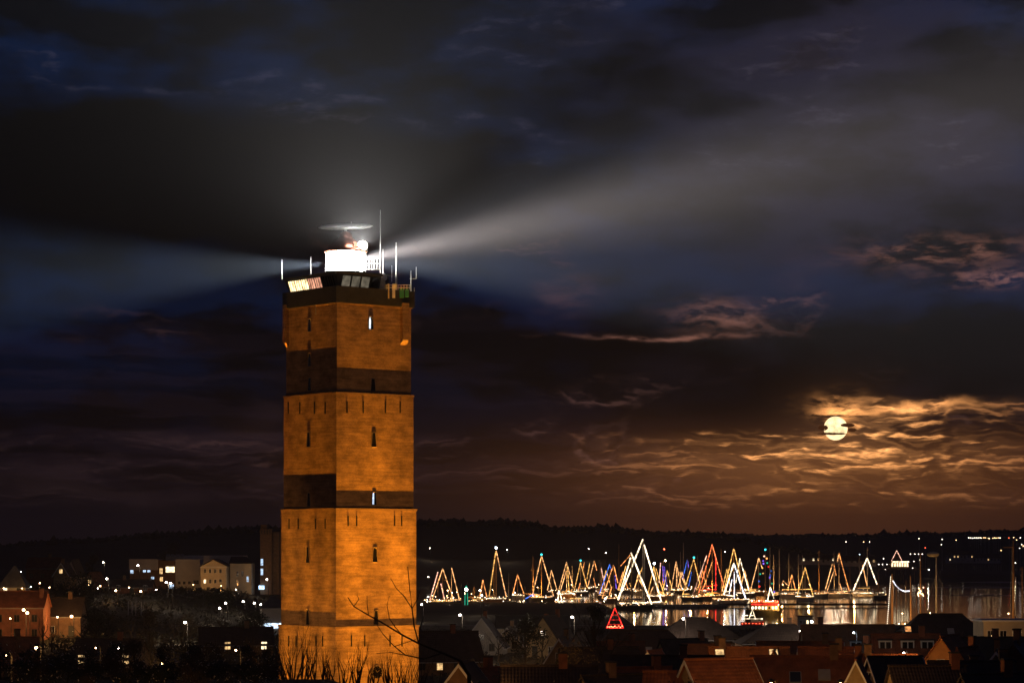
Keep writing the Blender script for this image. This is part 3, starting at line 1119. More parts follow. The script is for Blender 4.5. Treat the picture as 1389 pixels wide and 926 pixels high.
# ------------------------------------------------------------------ street lamps
M_BULB = {'w': emat('bulb_white', (1.0, 0.84, 0.72), 42.0), 'o': emat('bulb_sodium', (1.0, 0.60, 0.28), 34.0), 'b': emat('bulb_cold', (0.72, 0.86, 1.0), 38.0), 'r': emat('bulb_red', (1.0, 0.12, 0.05), 14.0), 'g': emat('bulb_cyan', (0.05, 0.9, 0.85), 14.0)}
LCOL = {'w': (1.0, 0.78, 0.58), 'o': (1.0, 0.47, 0.13), 'b': (0.65, 0.82, 1.0), 'r': (1.0, 0.1, 0.05), 'g': (0.05, 0.9, 0.8)}


def solve_y(px, py, h, y0=285, y1=2600):
    y = y0
    while y < y1:
        x = (px - CX) / F * y
        z = EYE - (py - HY) / F * y
        gz = max(g(x, y), 0.0)
        if z - gz <= h:
            return y
        y += 4
    return y1


def lamp(label, px, py, col='w', h=6.0, power=900, Y=None, r=0.22, group='street lamps of the town', twin=False):
    Y = Y or solve_y(px, py, h)
    p = at(px, py, Y)
    gz = g(p.x, p.y)
    hh = max(p.z - gz, 1.5)
    t_ = thing('street_lamp', label, 'street lamp', (p.x, p.y, gz), 0.0, group)
    MB().tube([(0.45, 0, -0.3), (0.45, 0, hh * 0.5), (0.45, 0, hh - 0.15)], [0.10, 0.075, 0.055], 6).build('post', M_IRON, t_)
    MB().tube([(0.45, 0, hh - 0.2), (0.3, 0, hh + 0.22), (-0.05, 0, hh + 0.28)], 0.04, 5).build('arm', M_IRON, t_)
    hd = MB().lathe([(0.30, 0.12), (0.22, 0.24), (0.08, 0.34)], 8).build('lamp_shade', M_IRON, t_)
    hd.location = (0, 0, hh)
    MB().ball((0, 0, 0), r, 8, 6, (1, 1, 0.85)).build('bulb', M_BULB[col], t_, smooth=True, loc=(0, 0, hh - 0.08))
    if power:
        L = bpy.data.lights.new('lamp_light', 'POINT')
        L.energy = power
        L.color = LCOL[col]
        L.shadow_soft_size = r + 0.03
        o = bpy.data.objects.new('lamp_light', L)
        o.location = (-0.5, -0.35, hh - 0.45)
        link(o, t_)
    return t_


# ------------------------------------------------------------------ houses
M_WLIT = lit_window('lit_room_warm', (1.0, 0.62, 0.26), 1.1)
M_WLIT2 = lit_window('lit_room_bright', (1.0, 0.78, 0.45), 2.4)
M_WBLUE = lit_window('lit_room_cold', (0.55, 0.75, 1.0), 1.3)


def window_part(parent, c, w, h, axis, m, frame=M_TRIM):
    """axis: outward normal as (nx, ny); c = centre on the wall surface (local)"""
    nx_, ny_ = axis
    sx, sy = (w, 0.08) if abs(ny_) > 0.5 else (0.08, w)
    o = MB().box((c[0] + nx_ * 0.044, c[1] + ny_ * 0.044, c[2]), (sx, sy, h)).build('window', frame, parent)
    sx2, sy2 = (w - 0.16, 0.03) if abs(ny_) > 0.5 else (0.03, w - 0.16)
    MB().box((c[0] + nx_ * 0.102, c[1] + ny_ * 0.102, c[2]), (sx2, sy2, h - 0.16)).build('pane', m, o)
    bx_, by_ = (0.06, 0.02) if abs(ny_) > 0.5 else (0.02, 0.06)
    MB().box((c[0] + nx_ * 0.13, c[1] + ny_ * 0.13, c[2]), (bx_, by_, h - 0.16)).build('glazing_bar', frame, o)
    return o


def house(label, px, Y, ridge_py, L, W, roof_h, rot=0, roof=None, wall=None, kind='gable', chimneys=((0.3, 0),), dormers=(), trim=False,
          lit=0.12, seed=0, skylights=(), gable_win=True, base=None, name='house', dormer_lit=0.2, win=True, dfrac=0.42):
    rnd = random.Random(seed * 131 + int(px))
    if not chimneys and seed in (3, 7, 9, 11, 13, 14, 16, 17, 21, 26, 28, 44, 48):
        chimneys = ((rnd.choice((-0.7, -0.45, 0.5, 0.75)), 0.0),) + (((rnd.uniform(-0.2, 0.2), 0.3),) if rnd.random() < 0.4 else ())
    lit = min(1.0, lit + 0.10) if lit else 0.0
    roof = roof or M_RTILE
    wall = wall or M_BROWN
    x0 = (px - CX) / F * Y
    gz = g(x0, Y) if base is None else base
    zr = EYE - (ridge_py - HY) / F * Y - gz
    he = max(zr - roof_h, 1.6)
    t_ = thing(name, label, 'house', (x0, Y, gz), math.radians(rot), None)
    a, b_ = L / 2, W / 2
    if kind == 'gable':
        MB().prism([(-a, -b_, -1.5), (-a, b_, -1.5), (-a, b_, he), (-a, 0, zr - 0.05), (-a, -b_, he)], (L, 0, 0)).build('wall', wall, t_)
        sl = (zr - he) / b_
        ov = 0.4
        ro = MB().prism([(-a - 0.25, -b_ - ov, he - sl * ov), (-a - 0.25, 0, zr), (-a - 0.25, b_ + ov, he - sl * ov),
                         (-a - 0.25, b_ + ov, he - sl * ov + 0.2), (-a - 0.25, 0, zr + 0.24), (-a - 0.25, -b_ - ov, he - sl * ov + 0.2)], (L + 0.5, 0, 0)).build('roof', roof, t_)
        MB().tube([(-a - 0.3, 0, zr + 0.26), (a + 0.3, 0, zr + 0.26)], 0.13, 6).build('ridge_tiles', roof, ro)
        if trim:
            for ex in (-a - 0.29, a + 0.29):
                for sg in (-1, 1):
                    MB().prism([(ex - 0.03, sg * (b_ + ov), he - sl * ov - 0.12), (ex - 0.03, 0, zr - 0.1), (ex - 0.03, 0, zr + 0.24), (ex - 0.03, sg * (b_ + ov), he - sl * ov + 0.22)], (0.06, 0, 0)).build('bargeboard', M_TRIM, ro)
    else:
        ov = 0.45
        hb = max(a - b_ * 0.9, 0.4)
        MB().box((0, 0, (he - 1.5) / 2), (L, W, he + 1.5)).build('wall', wall, t_)
        vs_ = [(-a - ov, -b_ - ov, he + 0.01), (a + ov, -b_ - ov, he + 0.01), (a + ov, b_ + ov, he + 0.01), (-a - ov, b_ + ov, he + 0.01), (-hb, 0, zr), (hb, 0, zr)]
        ro = MB().add(vs_, [(3, 2, 1, 0), (0, 1, 5, 4), (1, 2, 5), (2, 3, 4, 5), (3, 0, 4)]).build('roof', roof, t_)
        MB().tube([(-hb, 0, zr), (hb, 0, zr)], 0.14, 6).build('ridge_tiles', roof, ro)
        sl = (zr - he) / b_
    MB().box((0, -b_ - ov - 0.07, he - (sl * ov if kind == 'gable' else 0) + 0.02), (L + 0.3, 0.13, 0.13)).build('gutter', M_TRIM if trim else M_GREYM, t_)
    for cu, cv in chimneys:
        ch = MB().box((cu * a, cv * b_, zr + 0.2 - abs(cv) * (zr - he) * 0.6), (0.75, 0.6, 2.2)).build('chimney', M_RED if seed % 2 else M_BROWN, ro)
        MB().box((cu * a, cv * b_, zr + 1.36 - abs(cv) * (zr - he) * 0.6), (0.9, 0.75, 0.14)).build('chimney_cap', M_FLAT, ro)
    for u_ in dormers:
        zd = he + (zr - he) * dfrac
        yd = -b_ + (zd - he) / sl
        dw, dh = 1.7, 1.5
        d_ = MB().box((u_ * a, yd + 0.55, zd + 0.1), (dw, 1.7, dh)).build('dormer', M_TRIM, t_)
        MB().box((u_ * a, yd + 0.5, zd + 0.1 + dh / 2 + 0.08), (dw + 0.3, 2.0, 0.14)).build('dormer_roof', M_FLAT, d_)
        for k in (-1, 1):
            MB().box((u_ * a + k * 0.38, yd - 0.33, zd + 0.12), (0.6, 0.06, 1.05)).build('dormer_pane', M_WLIT if rnd.random() < dormer_lit else M_GLASS, d_)
    for u_, v_, lw_ in skylights:
        zz = he + (zr - he) * v_
        yy = -b_ + (zz - he) / sl
        ang = math.atan(sl)
        Mx = Matrix.Translation((u_ * a, yy, zz + 0.32)) @ Matrix.Rotation(ang, 4, 'X')
        s_ = MB().box((0, 0, 0), (1.1, 1.3, 0.12), 0, Mx).build('skylight', M_GREYM, t_)
        MB().box((0, 0, 0.075), (0.95, 1.15, 0.03), 0, Mx).build('pane', lw_, s_)
    if win:
        def pick():
            q = rnd.random()
            return M_WLIT2 if q < lit * 0.4 else (M_WLIT if q < lit else M_GLASS)
        floors = [1.4] + ([4.0] if he > 5.0 else [])
        faces = []
        if math.cos(math.radians(rot)) > 0.2:
            faces.append(((0, -1), L))
        if math.sin(math.radians(rot)) > 0.2:
            faces.append(((-1, 0), W))
        if math.sin(math.radians(rot)) < -0.2:
            faces.append(((1, 0), W))
        for (nx_, ny_), ln in faces:
            n_ = max(1, int(ln / 2.6))
            for fz in floors:
                for k in range(n_):
                    u_ = -ln / 2 + ln * (k + 0.5) / n_
                    if fz < 2 and k == n_ // 2:
                        dr = MB().box((u_ if ny_ else nx_ * (a + 0.045), ny_ * (b_ + 0.045) if ny_ else u_, 1.05), (1.0, 0.08, 2.1) if ny_ else (0.08, 1.0, 2.1)).build('door', M_DARKM, t_)
                        MB().ball((u_ + 0.35 if ny_ else nx_ * (a + 0.12), ny_ * (b_ + 0.12) if ny_ else u_ + 0.35, 1.05), 0.06, 6, 4).build('handle', M_WHITEM, dr)
                        continue
                    c = (u_, ny_ * b_, fz) if ny_ else (nx_ * a, u_, fz)
                    window_part(t_, c, 1.05, 1.35, (nx_, ny_), pick(), M_TRIM if seed % 3 == 0 else M_WOOD)
            if not ny_ and gable_win and kind == 'gable' and zr - he > 2.2:
                window_part(t_, (nx_ * a, 0, he + (zr - he) * 0.33), 1.0, 1.2, (nx_, ny_), pick())
    return t_


D_ = (('left', 1),)
# --- right of the tower, far to near
house('white-trimmed grey gable house facing us, right of the lighthouse', 657, 470, 838, 9, 7.5, 5.2, 84, M_SLATE, M_WHITEW, trim=True, lit=0.25, seed=1)
house('small pale gable house in dark trees', 693, 480, 851, 8, 5.5, 4.0, 80, M_DTILE, M_CREAM, trim=True, lit=0.0, seed=2)
house('yellow brick gable house under the lone street lamp by the quay', 748, 455, 836, 9, 6, 4.3, 70, M_DTILE, M_YELLB, lit=0.3, seed=3, chimneys=())
house('long low pale shed left of the yellow brick gable house', 722, 540, 836, 15, 8, 2.2, 2, M_FLAT, M_CREAM, lit=0.1, seed=4, chimneys=())
house('dark roofed house behind the bare trees by the lighthouse', 600, 400, 858, 11, 8, 4.0, 15, M_DTILE, M_BROWN, lit=0.1, seed=5)
house('long dark roofed building with a pale window strip, before the harbour', 868, 400, 854, 17, 9, 4.4, 3, M_DTILE, M_BROWN, 'hip', lit=0.0, seed=6, chimneys=(), skylights=((-0.12, 0.25, M_GREYM), (0.12, 0.25, M_GREYM)))
house('broad dark hipped roof left of the orange ship', 945, 500, 837, 17, 13, 5.2, 0, M_DTILE, M_BROWN, 'hip', chimneys=(), lit=0.1, seed=7)
house('dark hipped roof below the red tug boat', 1060, 480, 846, 16, 12, 4.6, 2, M_DTILE, M_BROWN, 'hip', chimneys=((0.2, 0.1),), lit=0.1, seed=8)
house('reddish roofed house with a white wide dormer below the lit water', 1150, 395, 849, 14, 10, 5.2, 2, M_OTILE, M_CREAM, dormers=(0.10,), lit=0.1, seed=9, chimneys=((-0.6, 0),), dormer_lit=0)
house('great dark hipped hall roof at the right, its ridge cutting the pale water', 1276, 430, 832, 19, 13, 6.2, 0, M_DTILE, M_BROWN, 'hip', chimneys=(), lit=0.12, seed=10, skylights=((-0.62, 0.55, lit_window('skylight_orange', (1.0, 0.4, 0.12), 1.0)), (0.12, 0.5, M_GREYM)))
house('red roofed house with three white dormers in a row', 1228, 335, 862, 8.5, 8, 4.6, 0, M_RTILE, M_CREAM, dormers=(-0.66, 0.02, 0.62), lit=0.15, seed=11, chimneys=(), dfrac=0.70, dormer_lit=0)
house('house with a bright orange lit gable and a dark chimney before it', 1288, 300, 864, 8, 6.5, 4.4, 66, M_OTILE, mat('orange_plaster', (0.5, 0.25, 0.1), 0.9, 0.2), lit=0.05, seed=12, chimneys=())
house('dark long roof with a pale gutter line at the right edge', 1346, 350, 866, 8.5, 9, 4.8, 2, M_DTILE, M_BROWN, lit=0.05, seed=13, chimneys=((0.1, 0),), trim=True)
house('brown roofed house with two lit skylights near its ridge', 1016, 300, 880, 9, 8, 4.8, 3, M_OTILE, M_BROWN, lit=0.1, seed=14, skylights=((-0.78, 0.83, M_WLIT), (0.62, 0.83, M_WLIT)), chimneys=())
house('house with a lit bell-shaped dormer before the broad dark roof', 927, 370, 868, 7, 7, 3.8, 20, M_DTILE, M_YELLB, dormers=(0.0,), lit=0.3, seed=15, chimneys=((0.8, 0),), dormer_lit=1)
house('big dark red roof in the foreground, left of the white-edged gable', 1092, 235, 893, 9.5, 8, 5.4, -4, M_RTILE, M_BROWN, lit=0.05, seed=16, chimneys=((0.55, 0.0),), skylights=((-0.2, 0.55, M_GLASS), (0.35, 0.6, M_GREYM)))
house('yellowish gable with a white slanting edge at the bottom, right of centre', 1163, 228, 896, 7, 4.4, 4.8, 80, M_RTILE, M_YELLB, trim=True, lit=0.1, seed=17, chimneys=())
house('low red roofed house behind the white-edged gable', 1192, 285, 890, 8, 7, 3.4, 0, M_RTILE, M_CREAM, trim=True, lit=0.1, seed=18, chimneys=((-0.3, 0),))
house('house with an orange lit porch rail at the bottom', 975, 215, 897, 6, 6.5, 3.6, 25, M_RTILE, M_YELLB, trim=True, lit=0.5, seed=19, chimneys=())
house('gable house with orange glowing roof edges at the bottom, near the lighthouse', 632, 235, 900, 8, 5.6, 3.8, 82, M_DTILE, M_BROWN, trim=True, lit=0.1, seed=20, chimneys=())
house('dark house with a pinkish lit roof corner', 674, 255, 908, 6, 6, 3.0, 50, M_RTILE, M_BROWN, trim=True, lit=0.05, seed=21, chimneys=())
house('small pointed house with a lit gable, centre of the dark roofs', 786, 420, 858, 7, 4, 4.0, 80, M_DTILE, M_CREAM, lit=0.1, seed=22, chimneys=())
house('dark low house at the bottom centre with thin pale posts', 745, 225, 906, 8, 7, 3.0, 0, M_DTILE, M_BROWN, lit=0.0, seed=23)
house('dark roofed house with an orange chimney at the bottom centre', 838, 225, 918, 7, 7, 3.2, 30, M_DTILE, M_YELLB, lit=0.2, seed=24, chimneys=((-0.2, 0),))
house('dark tiled house behind the bare trees, bottom centre', 905, 260, 892, 11, 8, 4.0, -6, M_DTILE, M_BROWN, lit=0.0, seed=25)
house('grey sloping roof cut by the right edge of the picture', 1384, 240, 872, 7, 8, 5.2, 68, M_SLATE, M_BROWN, lit=0.0, seed=26, chimneys=())
house('house with a yellow lit wall at the bottom right', 1258, 222, 906, 6.5, 6, 3.4, 10, M_DTILE, M_YELLB, lit=0.4, seed=27, chimneys=((0.75, 0),))
house('dark house with a striped pale wall at the bottom right corner', 1318, 232, 900, 7.5, 7, 3.6, 0, M_DTILE, M_CREAM, lit=0.1, seed=28, chimneys=())
house('dark roof below the red light triangle', 812, 330, 880, 10, 8, 4.2, 12, M_DTILE, M_BROWN, lit=0.05, seed=29)
house('red tiled house between the skylight roof and the three dormers', 1085, 340, 872, 11, 8, 4.2, -3, M_RTILE, M_CREAM, lit=0.15, seed=30, chimneys=((0.6, 0),), trim=True)
house('dark roof in front of the striped wall, bottom right', 1352, 205, 917, 6, 6, 3.0, 20, M_DTILE, M_BROWN, lit=0.2, seed=31)

# --- left of the tower
house('big orange lit brick house at the left edge', 28, 470, 803, 9.5, 9, 2.6, 2, M_RTILE, M_RED, lit=0.05, seed=41, chimneys=((0.86, -0.4),))
house('dark house with lit ground-floor windows, right of the orange brick house', 88, 480, 812, 7, 7, 3.0, 0, M_DTILE, M_BROWN, lit=0.8, seed=42, chimneys=((0.3, 0),))
house('house with a steep pyramid roof and lit windows under it at far left', 20, 640, 768, 6.5, 6.5, 5.6, 0, M_SLATE, M_WHITEW, 'hip', lit=0.8, seed=43, chimneys=())
house('lit orange gable peeping over the dark round tree', 88, 690, 764, 8, 4.0, 3.0, 85, M_DTILE, M_YELLB, trim=True, lit=0.2, seed=44, chimneys=())
house('narrow pale gable beside the lit orange gable', 102, 700, 760, 8, 3.2, 3.6, 84, M_DTILE, M_CREAM, lit=0.0, seed=45, chimneys=())
house('large dark red house behind the pyramid roof', 61, 720, 757, 9, 8, 2.6, 0, M_RTILE, M_RED, lit=0.1, seed=46)
house('small gable house lit warm below the lamp on the slope', 129, 680, 777, 7, 4.2, 3.2, 75, M_OTILE, M_YELLB, lit=0.4, seed=47, chimneys=())
house('low brick garage row with a dark roof before the white hotel', 181, 650, 787, 10, 7, 1.6, 2, M_DTILE, M_RED, lit=0.15, seed=48, chimneys=())
house('grey roofed pavilion with bright blue-white windows beside the lighthouse', 371, 560, 808, 5.5, 5, 2.6, 10, M_SLATE, M_WHITEW, 'hip', lit=0.0, seed=49, chimneys=(), win=False)
house('dark house behind the fruit trees, left of the lighthouse', 320, 430, 852, 12, 8, 4.0, 8, M_DTILE, M_BROWN, lit=0.6, seed=50)
house('low dark house among bushes at the lower left', 150, 380, 868, 10, 7, 3.4, -8, M_DTILE, M_BROWN, lit=0.6, seed=51)
house('dark brown house at the left edge above the bushes', 12, 360, 866, 8, 7, 3.4, 10, M_RTILE, M_BROWN, lit=0.6, seed=52)

for i_, (lab, px, Y, py, L_, W_, rh, ro_, rf, wl) in enumerate([
    ('narrow red gable squeezed left of the bell-shaped dormer', 888, 305, 884, 6, 5, 3.6, 72, M_RTILE, M_BROWN), ('small red roof right of the orange chimney house', 872, 245, 908, 5.5, 5, 3.0, 20, M_RTILE, M_BROWN),
    ('small orange roof before the broad dark hipped roof', 958, 330, 876, 6, 5, 3.2, 12, M_OTILE, M_CREAM), ('tiny white-edged gable between skylight roof and big red roof', 1052, 300, 884, 5, 4.2, 3.4, 78, M_RTILE, M_CREAM),
    ('small red roof above the big dark red roof', 1120, 300, 880, 6, 5.5, 3.2, -8, M_RTILE, M_CREAM), ('narrow dark gable above the white-edged gable', 1172, 320, 876, 5, 4.2, 3.4, 70, M_DTILE, M_CREAM),
    ('little dark roof under the three dormers', 1214, 262, 893, 5.5, 5, 2.8, 15, M_DTILE, M_BROWN), ('small red gable right of the orange gable', 1312, 280, 880, 6, 5, 3.6, 60, M_RTILE, M_BROWN),
    ('small dark gable below the flat-roofed building', 1352, 275, 884, 6, 5, 3.4, 78, M_DTILE, M_YELLB), ('low red roof at the bottom centre right', 925, 215, 914, 6, 5, 2.8, -10, M_RTILE, M_BROWN),
    ('small slate gable left of the pointed lit house', 765, 360, 866, 6, 4.6, 3.6, 76, M_SLATE, M_BROWN), ('small red roof before the long dark building', 842, 345, 872, 6, 5, 3.0, 5, M_RTILE, M_BROWN)]):
    house(lab, px, Y, py, L_, W_, rh, ro_, rf, wl, trim=(i_ % 2 == 0), lit=0.2, seed=60 + i_, chimneys=((0.5, 0.0),) if i_ % 3 else ())
pav = [o for o in bpy.data.objects if o.get('label', '').startswith('grey roofed pavilion')][0]
for k in (-1, 0, 1):
    MB().box((k * 1.55, -2.57, 1.75), (1.35, 0.06, 1.0)).build('pane', lit_window('pavilion_light', (0.6, 0.78, 1.0), 3.0), pav)

# --- flat building at the right edge
Y = 410
x0 = at(1362, 842, Y).x
gz = g(x0, Y)
zt = EYE - (842 - HY) / F * Y - gz
t_ = thing('flat_roofed_building', 'flat-roofed brown building with a pale roof edge at the right border', 'building', (x0, Y, gz))
MB().box((0, 0, (zt - 1) / 2), (8.2, 9, zt + 1)).build('wall', M_CREAM, t_)
MB().box((0, 0, zt + 0.16), (8.8, 9.6, 0.3)).build('roof_edge', M_TRIM, t_)
for k in range(4):
    window_part(t_, (-3.0 + 2.0 * k, -4.5, zt - 2.0), 1.1, 1.4, (0, -1), M_WLIT if k == 2 else M_GLASS)

# --- white hotel complex on the rise at the left
def block(parent, px0, px1, py0, py1, Y, dep, m, nm='wall', dz=0.0):
    """box whose front fills the pixel rectangle at depth Y"""
    p0, p1 = at(px0, py1, Y), at(px1, py0, Y)
    par = parent.location
    w, h = p1.x - p0.x, p1.z - p0.z
    MB().box(((p0.x + p1.x) / 2 - par.x, Y + dep / 2 - par.y, (p0.z + p1.z) / 2 - par.z - 1.0), (w, dep, h + 2.0)).build(nm, m, parent)
    return p0, p1


def wins(parent, Y, lst, m, fr=M_TRIM):
    for px, py, w, h in lst:
        p = at(px, py, Y) - parent.location
        window_part(parent, (p.x, p.y, p.z), w, h, (0, -1), m, fr)


HYD = 760
hb = at(240, 797, HYD)
hotel = thing('hotel', 'long white flat-roofed hotel block with a blank pale wall on the rise', 'hotel', (hb.x, HYD, hb.z))
block(hotel, 176, 218, 759, 798, HYD, 12, M_BROWN)
block(hotel, 175, 214, 758, 763.5, HYD - 0.6, 12, M_WHITEW, 'parapet')
block(hotel, 218, 242, 760, 798, HYD - 0.3, 14, M_BROWN)
block(hotel, 238, 271, 758, 798, HYD - 1.2, 16, M_WHITEW)
block(hotel, 225, 330, 753, 757, HYD + 8, 12, M_WHITEW, 'roof_storey')
for px in (228, 234, 241, 247):
    p = at(px, 753, HYD + 7) - hotel.location
    MB().box(p, (0.9, 0.9, 0.8)).build('roof_vent', M_GREYM, hotel)
wins(hotel, HYD, [(196, 773, 1.0, 1.3), (202, 773, 1.0, 1.3), (179, 774, 1.0, 1.5)], M_WBLUE)
wins(hotel, HYD - 0.3, [(218.5, 774, 1.0, 1.8), (219, 785, 1.0, 1.4)], M_WLIT)
wins(hotel, HYD - 0.3, [(229, 772, 1.9, 1.8), (233.5, 772, 1.6, 1.8)], M_WLIT2)
wins(hotel, HYD - 0.3, [(207, 785, 1.0, 1.5), (233, 795, 1.3, 1.4)], M_WBLUE)
wins(hotel, HYD - 1.2, [(243, 790, 0.8, 0.9), (250, 790, 0.8, 0.9), (257, 790, 0.8, 0.9), (266, 789, 1.6, 1.2)], M_GLASS, M_GREYM)
# classical house with pediment
p0, p1 = at(272, 801, HYD - 14), at(307, 768, HYD - 14)
ped = thing('pedimented_house', 'cream two-storey house with pediment and two rows of small windows, beside the hotel', 'house', ((p0.x + p1.x) / 2, HYD - 14, p0.z))
w, h = p1.x - p0.x, p1.z - p0.z
MB().prism([(-w / 2, 0, -2), (w / 2, 0, -2), (w / 2, 0, h), (0, 0, h + 1.95), (-w / 2, 0, h)], (0, 13, 0)).build('wall', M_CREAM, ped)
ro = MB().prism([(-w / 2 - 0.3, -0.35, h), (0, -0.35, h + 2.05), (w / 2 + 0.3, -0.35, h), (w / 2 + 0.3, -0.35, h + 0.2), (0, -0.35, h + 2.3), (-w / 2 - 0.3, -0.35, h + 0.2)], (0, 13.6, 0)).build('roof', M_DTILE, ped)
MB().box((0, -0.13, h - 0.1), (w + 0.5, 0.22, 0.28)).build('cornice', M_TRIM, ped)
for r_, py in enumerate((774, 788)):
    for k, px in enumerate((278, 285, 292, 299)):
        p = at(px, py, HYD - 14) - ped.location
        window_part(ped, (p.x, 0, p.z), 0.75, 1.25, (0, -1), M_WLIT2 if (r_ == 1 and k == 0) else M_GLASS)
# side wing
p0, p1 = at(312, 800, HYD - 8), at(341, 764, HYD - 8)
wing = thing('side_wing', 'dim cream wing with a dark roof between the pedimented house and the tower block', 'building', ((p0.x + p1.x) / 2, HYD - 8, p0.z))
w, h = p1.x - p0.x, p1.z - p0.z
MB().box((0, 5, h / 2 - 1), (w, 10, h + 2)).build('wall', M_CREAM, wing)
MB().prism([(-w / 2 - 0.3, -0.4, h), (w / 2 + 0.3, -0.4, h), (w / 2 - 2.0, 5, h + 1.9), (-w / 2 - 0.3, 5, h + 1.9)], (0, 0.3, 0.15)).build('roof', M_DTILE, wing)
for px, py, m_ in ((336, 785, M_WBLUE), (322, 778, M_GLASS), (329, 778, M_GLASS), (322, 790, M_GLASS)):
    p = at(px, py, HYD - 8) - wing.location
    window_part(wing, (p.x, 0, p.z), 0.7, 1.7, (0, -1), m_)
# tower block with mast
p0, p1 = at(352, 797, HYD - 4), at(377.5, 717, HYD - 4)
tb = thing('tower_block', 'slim brown concrete tower with a thin spire left of the lighthouse', 'tower', ((p0.x + p1.x) / 2, HYD - 4, p0.z))
w, h = p1.x - p0.x, p1.z - p0.z
MB().box((-w * 0.16, 3, h / 2 - 1), (w * 0.62, 6, h + 2)).build('shaft', M_BROWN, tb)
MB().box((w * 0.33, 4.4, h / 2 - 1.4), (w * 0.34, 6, h + 1)).build('stair_shaft', M_BROWN, tb)
MB().box((-w * 0.3, 2.4, h + 0.5), (w * 0.30, 3, 1.6)).build('lift_house', M_BROWN, tb)
MB().tube([(-w * 0.3, 2.4, h + 1.2), (-w * 0.3, 2.4, h + 4.4)], [0.12, 0.04], 5).build('spire', M_GREYM, tb)
for k in range(4):
    MB().box((-w * 0.16 + 0.8 * (k - 1.5), -0.05, h - 0.9), (0.3, 0.08, 1.2)).build('louvre', M_DARKM, tb)
for py in (762, 775):
    p = at(350.0, py, HYD - 4) - tb.location
    window_part(tb, (-w * 0.16 - w * 0.31 + 0.55, 0, p.z), 0.8, 2.0, (0, -1), M_WBLUE)
p = at(352, 799, HYD - 5) - tb.location
MB().box((p.x + 0.6, p.y, p.z + 0.6), (1.6, 0.3, 1.1)).build('lit_entrance', lit_window('entrance_blue', (0.45, 0.7, 1.0), 3.0), tb)

# pale kerbed road across the rise
rp = []
for px, py in ((150, 806), (185, 805), (215, 804.5), (240, 806), (262, 811)):
    Yk = solve_y(px, py, 0.05, 300, 900)
    rp.append((at(px, py, Yk).x, Yk))
vs_, fs_ = [], []
for i, (x, y) in enumerate(rp):
    for off in (-3.5, 3.5):
        vs_.append((x, y + off, g(x, y + off) + 0.08))
    if i:
        fs_.append((2 * i - 2, 2 * i - 1, 2 * i + 1, 2 * i))
tag(MB().add(vs_, fs_).build('road', M_SAND), kind='structure')
# four white posts
for k, px in enumerate((174, 179, 184, 191.5)):
    Yk = solve_y(px, 833, 0.1)
    p = at(px, 833, Yk)
    hh = 16 / F * Yk
    o = thing('flag_pole', '%s of the four white posts on the dark slope' % ('leftmost', 'second from left', 'third from left', 'rightmost')[k], 'post', (p.x, p.y, g(p.x, p.y)), 0, 'white posts on the slope')
    MB().tube([(0, 0, -0.3), (0, 0, hh)], [0.10, 0.07], 6).build('pole', M_TRIM, o)
    MB().ball((0, 0, hh + 0.08), 0.12, 6, 4).build('finial', M_TRIM, o)

# --- lamps: (label, px, py, colour, height, power)
for a_ in [
    ('street lamp on the slope above the small warm gable house', 140, 762, 'w', 7, 700),
    ('street lamp beside the small warm gable house', 145, 784, 'w', 5, 500),
    ('lamp on the roof edge of the hotel left wing', 187, 766, 'w', 7.5, 400),
    ('left one of two lamps before the hotel', 225.5, 789, 'w', 6, 420),
    ('right one of two lamps before the hotel', 231.5, 790, 'w', 6, 300),
    ('street lamp left of the slim concrete tower foot', 362, 785, 'w', 6, 420),
    ('orange lamp on the garage row', 191, 801, 'o', 3, 200),
    ('orange lamp at the left end of the garage row', 157, 800, 'o', 3, 260),
    ('bright lamp among the bushes below the road', 251, 843, 'w', 4, 1400),
    ('lamp on the dark park path, left of the row', 298, 824, 'w', 4, 500),
    ('small lamp behind the park path lamp', 306, 817, 'w', 4, 250),
    ('left lamp of the three near the pavilion', 330, 815, 'w', 4, 250),
    ('middle lamp of the three near the pavilion', 345, 817, 'w', 4, 250),
    ('right lamp of the three near the pavilion', 354, 819, 'w', 4, 250),
    ('street lamp standing high on the far road, right of the lighthouse', 583, 743, 'w', 8, 1200),
    ('street lamp below the far road, beside the lighthouse edge', 581, 782, 'w', 6, 700),
    ('street lamp at the harbour entrance left of the first lit boat', 572, 819, 'w', 5, 500),
    ('lone bright lamp on the dark hill right of the tall lit mast', 688, 745, 'w', 8, 1400),
    ('lamp glowing over a bare tree right of the lighthouse', 590.5, 861, 'w', 5, 2200),
    ('street lamp on a tall post above the white-trimmed gable', 624, 833, 'w', 7, 1600),
    ('upper lamp of the pair on the quay post', 651, 800, 'w', 8, 700),
    ('lower lamp of the pair on the quay post', 653.5, 806.5, 'w', 6, 700),
    ('lone street lamp by the yellow brick gable house', 776, 836, 'w', 6, 2000),
    ('hill lamp above the left boats', 798.5, 744, 'w', 8, 900),
    ('lamp on a tall pole above the blue lit boat', 822, 749, 'w', 12, 600),
    ('quay lamp just left of the big white lit rig', 821, 811, 'w', 5, 900),
    ('lamp on a tall post right of the red-orange rig', 983.5, 748, 'w', 12, 600),
    ('street lamp above the broad dark hipped roof', 927, 838, 'w', 6, 1800),
    ('upper lamp right of the white harbour kiosk', 1101, 842, 'w', 6, 1800),
    ('lower lamp right of the white harbour kiosk', 1086, 854.5, 'w', 6, 2200),
    ('bright lamp on the far shore right of the dish mast', 1318, 742, 'w', 10, 900),
    ('far lamp just right of the dish mast', 1260, 772, 'w', 6, 500),
    ('far lamp left of the tall masts at the right edge', 1377.5, 763, 'w', 8, 500),
    ('left lamp of the pair on the far right shore', 1337, 757, 'w', 8, 300),
    ('right lamp of the pair on the far right shore', 1351, 757, 'b', 8, 300),
]:
    lab, px, py, c, h, pw = a_
    lamp(lab, px, py, c, h, pw)

